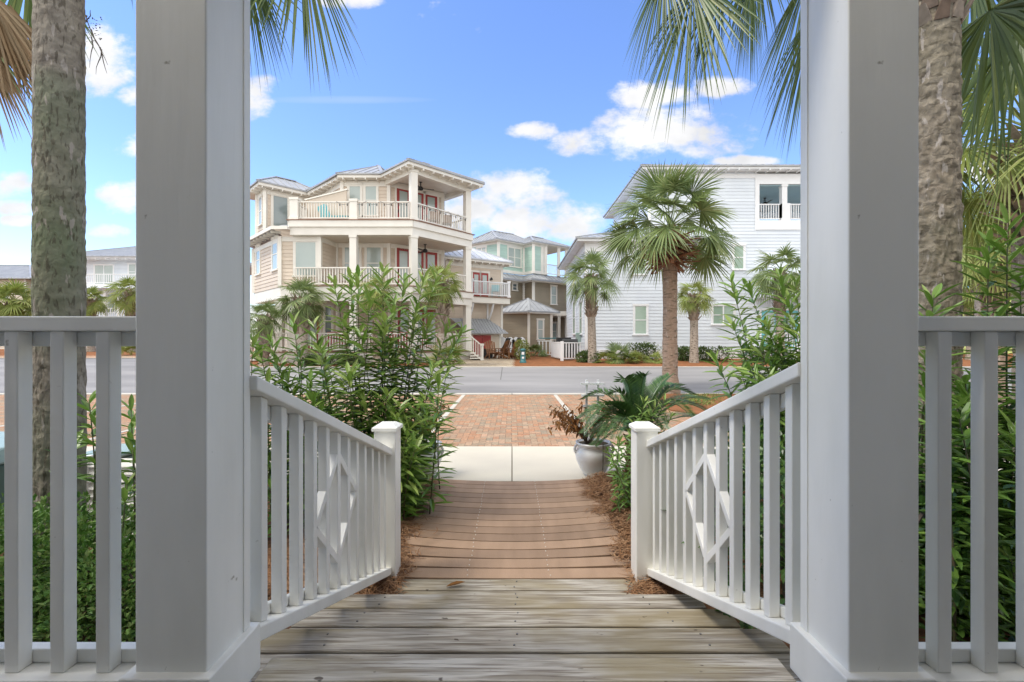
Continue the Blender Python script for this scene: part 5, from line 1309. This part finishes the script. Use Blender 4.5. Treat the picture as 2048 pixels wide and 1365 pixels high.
def at(px, d): p = P(px,0,d); return (p.x,p.y,G(d)+.012)
a0 = adirondack(at(985,25.6), .4, 'brown adirondack chair facing right, nearest the red shed doors')
copy_thing(a0, at(1003,26.2), -2.2, 'brown adirondack chair between the other wooden chairs on the drive', 'adirondack chairs on the tan drive')
copy_thing(a0, at(1020,25.7), -1.0, 'brown adirondack chair nearest the feathery shrub', 'adirondack chairs on the tan drive')
def sling(loc, rz, label):
    t = thing('sling_chair', label, 'chair', (0,0,0), 'black sling chairs on the tan drive')
    mb = MB(); mb.beam((0,-.3,.42),(0,.2,.36),.5,.02); mb.build('seat','dark',t); mb = MB(); mb.beam((0,.2,.36),(0,.62,1.15),.5,.02,up=(0,1,0)); mb.build('backrest','dark',t)
    for s in (-1,1):
        mb = MB(); mb.beam((s*.27,-.35,.44),(s*.27,.5,0),.03,.04); mb.build('leg','trimw',t); mb = MB(); mb.beam((s*.27,.25,.55),(s*.27,-.35,0),.03,.04); mb.build('leg','trimw',t); mb = MB(); mb.beam((s*.28,.18,.3),(s*.28,.66,1.2),.03,.03); mb.build('back_frame','trimw',t)
    t.location = loc; t.rotation_euler = (0,0,rz); return t
s0 = sling(at(1000,27.2), -1.0, 'black sling chair with white frame nearest the red doors')
copy_thing(s0, at(1022,27.0), -1.0, 'black sling chair with white frame beside the carved white boards', 'black sling chairs on the tan drive')
mb = MB(); p = at(975,26.6); mb.box(p[0]-.3,p[0]+.3,p[1]-.3,p[1]+.3,p[2],p[2]+.5); mb.box(p[0]-.34,p[0]+.34,p[1]-.34,p[1]+.34,p[2]+.501,p[2]+.55); tag(mb.build('fire_pit','dark'), 'dark square fire pit table before the red doors', 'fire pit')
# carved white bench backs and rails
for px, wd, lb in ((1013,1.1,'white scalloped fence board left of the small grey hip roof wall'),(1038,.9,'white scalloped fence board with pointed top by the palmetto')):
    p = P(px,0,29.2); z0 = G(29.2); mb = MB(); pts = [(-wd/2,0)]+[(-wd/2+wd*k/12, .95+.16*abs(math.sin(k/12*math.pi*2))+.1*math.sin(k/12*math.pi)) for k in range(13)]+[(wd/2,0)]
    n = len(pts); vs = [(p.x+a,29.2,z0+b) for a,b in pts]+[(p.x+a,29.26,z0+b) for a,b in pts]; mb.add(vs,[tuple(range(n)),tuple(range(n,2*n))[::-1]]+[(i,n+i,n+(i+1)%n,(i+1)%n) for i in range(n)]); tag(mb.build('fence_board','trimw'), lb, 'fence board', 'white scalloped fence boards')
e = thing('rail_enclosure', 'low white slatted enclosure around the grill beside the white house', 'enclosure', (3.2,24.5,G(24.5)))
z0 = G(24.5)
railing(e, [P(1124,0,24.2).xy[:], P(1163,0,24.6).xy[:]], z0, 'trimw', h=1.0, sp=.16, bw_=.07); railing(e, [P(1103,0,27).xy[:], P(1124,0,24.2).xy[:]], z0+.02, 'trimw', h=1.0, sp=.12, bw_=.09)
railing(e, [P(1075,0,28.5).xy[:], P(1103,0,28.2).xy[:]], z0+.1, 'trimw', h=1.0, sp=.2, bw_=.07)
mb = MB(); q = P(1124,0,24.2); mb.box(q.x-.08,q.x+.08,q.y-.08,q.y+.08,z0,z0+1.06); mb.build('corner_post','trimw',e)
g_ = thing('grill', 'black covered grill inside the low white enclosure', 'grill', tuple(P(1140,0,25.4).xy[:])+(z0,)); p = P(1140,0,25.4)
mb = MB(); mb.box(p.x-.45,p.x+.45,p.y-.28,p.y+.28,z0+.15,z0+.9); mb.build('cabinet','dark',g_); mb = MB(); mb.tube([(p.x-.42,p.y,z0+.92),(p.x+.42,p.y,z0+.92)],.26,14); mb.build('hood','dark',g_)
mb = MB(); p = P(1128,0,27.6); mb.box(p.x-.45,p.x+.4,p.y-.3,p.y+.3,z0+.95,z0+1.28); mb.box(p.x-.40,p.x+.35,p.y-.25,p.y+.25,z0+.05,z0+.949); tag(mb.build('covered_grill','dark'), 'second black grill under a cover behind the white enclosure', 'grill')
mb = MB(); mb.hexa([(1.7,28.3,z0+1.2),(3.3,28.1,z0+1.2),(3.3,28.7,z0+1.22),(1.7,28.9,z0+1.22),(1.75,28.3,z0+1.26),(3.25,28.1,z0+1.26),(3.25,28.7,z0+1.28),(1.75,28.9,z0+1.28)]); o = mb.build('paddle_board','teald',bevel=.02); tag(o,'teal paddle board lying across the white rails','paddle board')
# deck furniture of the beige house
c = thing('deck_lounger','turquoise lounge chair behind the top railing of the beige house','lounger',(-9.2,23.1,Z3)); mb = MB(); mb.box(-9.6,-8.4,23.0,23.5,Z3+.28,Z3+.36); mb.build('seat','teal',c); mb = MB(); mb.beam((-9.6,23.25,Z3+.33),(-9.85,23.25,Z3+.95),.5,.05,up=(0,1,0)); mb.build('backrest','teal',c)
for x in (-9.5,-8.5): mb = MB(); mb.box(x-.03,x+.03,23.05,23.45,Z3,Z3+.279); mb.build('leg','teal',c)
c0_ = thing('patio_chair','turquoise patio chair on the annex balcony','chair',(-1.0,28.75,4.35)); mb = MB(); mb.box(-1.3,-.8,28.65,29.0,4.75,4.8); mb.build('seat','teal',c0_); mb = MB(); mb.box(-1.3,-.8,28.98,29.02,4.8,5.2); mb.build('backrest','teal',c0_)
for x in (-1.27,-.83): mb = MB(); mb.box(x-.02,x+.02,28.66,28.7,4.35,4.749); mb.build('leg','teal',c0_)
for i,(x,y) in enumerate(((-4.2,24.3),(-3.6,25.0))):
    lbl = ['brown dining chair at the post end of the top porch','brown dining chair at the far end of the top porch'][i]
    c = thing('dining_chair',lbl,'chair',(x,y,Z3),'dining chairs on the top porch'); mb = MB(); mb.box(x-.25,x+.25,y-.25,y+.25,Z3+.42,Z3+.47); mb.build('seat','wood',c); mb = MB(); mb.box(x-.25,x+.25,y+.2,y+.25,Z3+.47,Z3+1.0); mb.build('backrest','wood',c)
    for sx_ in (-1,1):
        for sy_ in (-1,1): mb = MB(); mb.box(x+sx_*.22-.02,x+sx_*.22+.02,y+sy_*.22-.02,y+sy_*.22+.02,Z3,Z3+.419); mb.build('leg','wood',c)
for i,(x,lbl) in enumerate(((-9.0,'red slatted bench on the ground porch near the left posts'),(-6.3,'red slatted bench on the ground porch behind the oleander'))):
    c = thing('porch_bench',lbl,'bench',(x,23.6,Z1),'red benches on the ground porch'); mb = MB(); mb.box(x-.8,x+.8,23.4,23.9,Z1+.4,Z1+.46); mb.build('seat','fab',c); mb = MB()
    for k in range(9): mb.box(x-.78+k*.18,x-.66+k*.18,23.88,23.92,Z1+.47,Z1+.95)
    mb.box(x-.8,x+.8,23.86,23.94,Z1+.95,Z1+1.02); mb.build('backrest','fab',c)
    for sx_ in (-1,1): mb = MB(); mb.box(x+sx_*.75-.03,x+sx_*.75+.03,23.42,23.88,Z1,Z1+.399); mb.build('leg','fab',c)
# utility boxes at the left
u = thing('utility_box','dark green utility box with pale lid behind the left hedge','utility box',(-4.1,3.6,0)); mb = MB(); mb.box(-4.9,-4.02,3.3,4.2,0,.62); mb.build('cabinet','gbox',u,bevel=.02); mb = MB(); mb.hexa([(-4.93,3.27,.621),(-3.99,3.27,.621),(-3.99,4.23,.621),(-4.93,4.23,.621),(-4.9,3.35,.75),(-4.02,3.35,.75),(-4.02,4.2,.75),(-4.9,4.2,.75)]); mb.build('lid','gboxl',u,bevel=.02)
u = thing('utility_box','rounded grey green pedestal box just right of the mossy trunk','utility box',(-3.3,3.7,0),None); mb = MB(); mb.box(-3.42,-3.12,3.5,3.9,0,.66); mb.build('cabinet','gboxl',u,bevel=.05); mb = MB(); mb.box(-3.44,-3.10,3.48,3.92,.661,.70); mb.build('lid','gboxl',u,bevel=.015)
lv = thing('louvre_screen','cream louvred screen behind the left hedge','screen',(-2.9,3.3,0))
mb = MB()
for k in range(12): z = .06+k*.055; mb.hexa([(-3.12,3.30,z),(-2.5,3.30,z),(-2.5,3.34,z+.045),(-3.12,3.34,z+.045),(-3.12,3.305,z+.008),(-2.5,3.305,z+.008),(-2.5,3.345,z+.053),(-3.12,3.345,z+.053)])
mb.build('slats','trim',lv); mb = MB(); mb.box(-3.16,-3.121,3.29,3.36,0,.74); mb.box(-2.499,-2.46,3.29,3.36,0,.74); mb.build_each('frame','trim',lv)
# path lines on the right distance, distant tree belt
ml = MB(); 
for i in range(60):
    px = R.choice([R.uniform(1900,2300), R.uniform(-400,20)]); d = R.uniform(60,85); b = P(px,0,d); leafcloud(ml,[(b.x,b.y,2.2+R.random()*2,3.2,2.5,2.8)],260,.7,.35)
tag(ml.build('distant_trees','needle'),'distant belt of trees behind the outer houses','trees',None,'stuff')
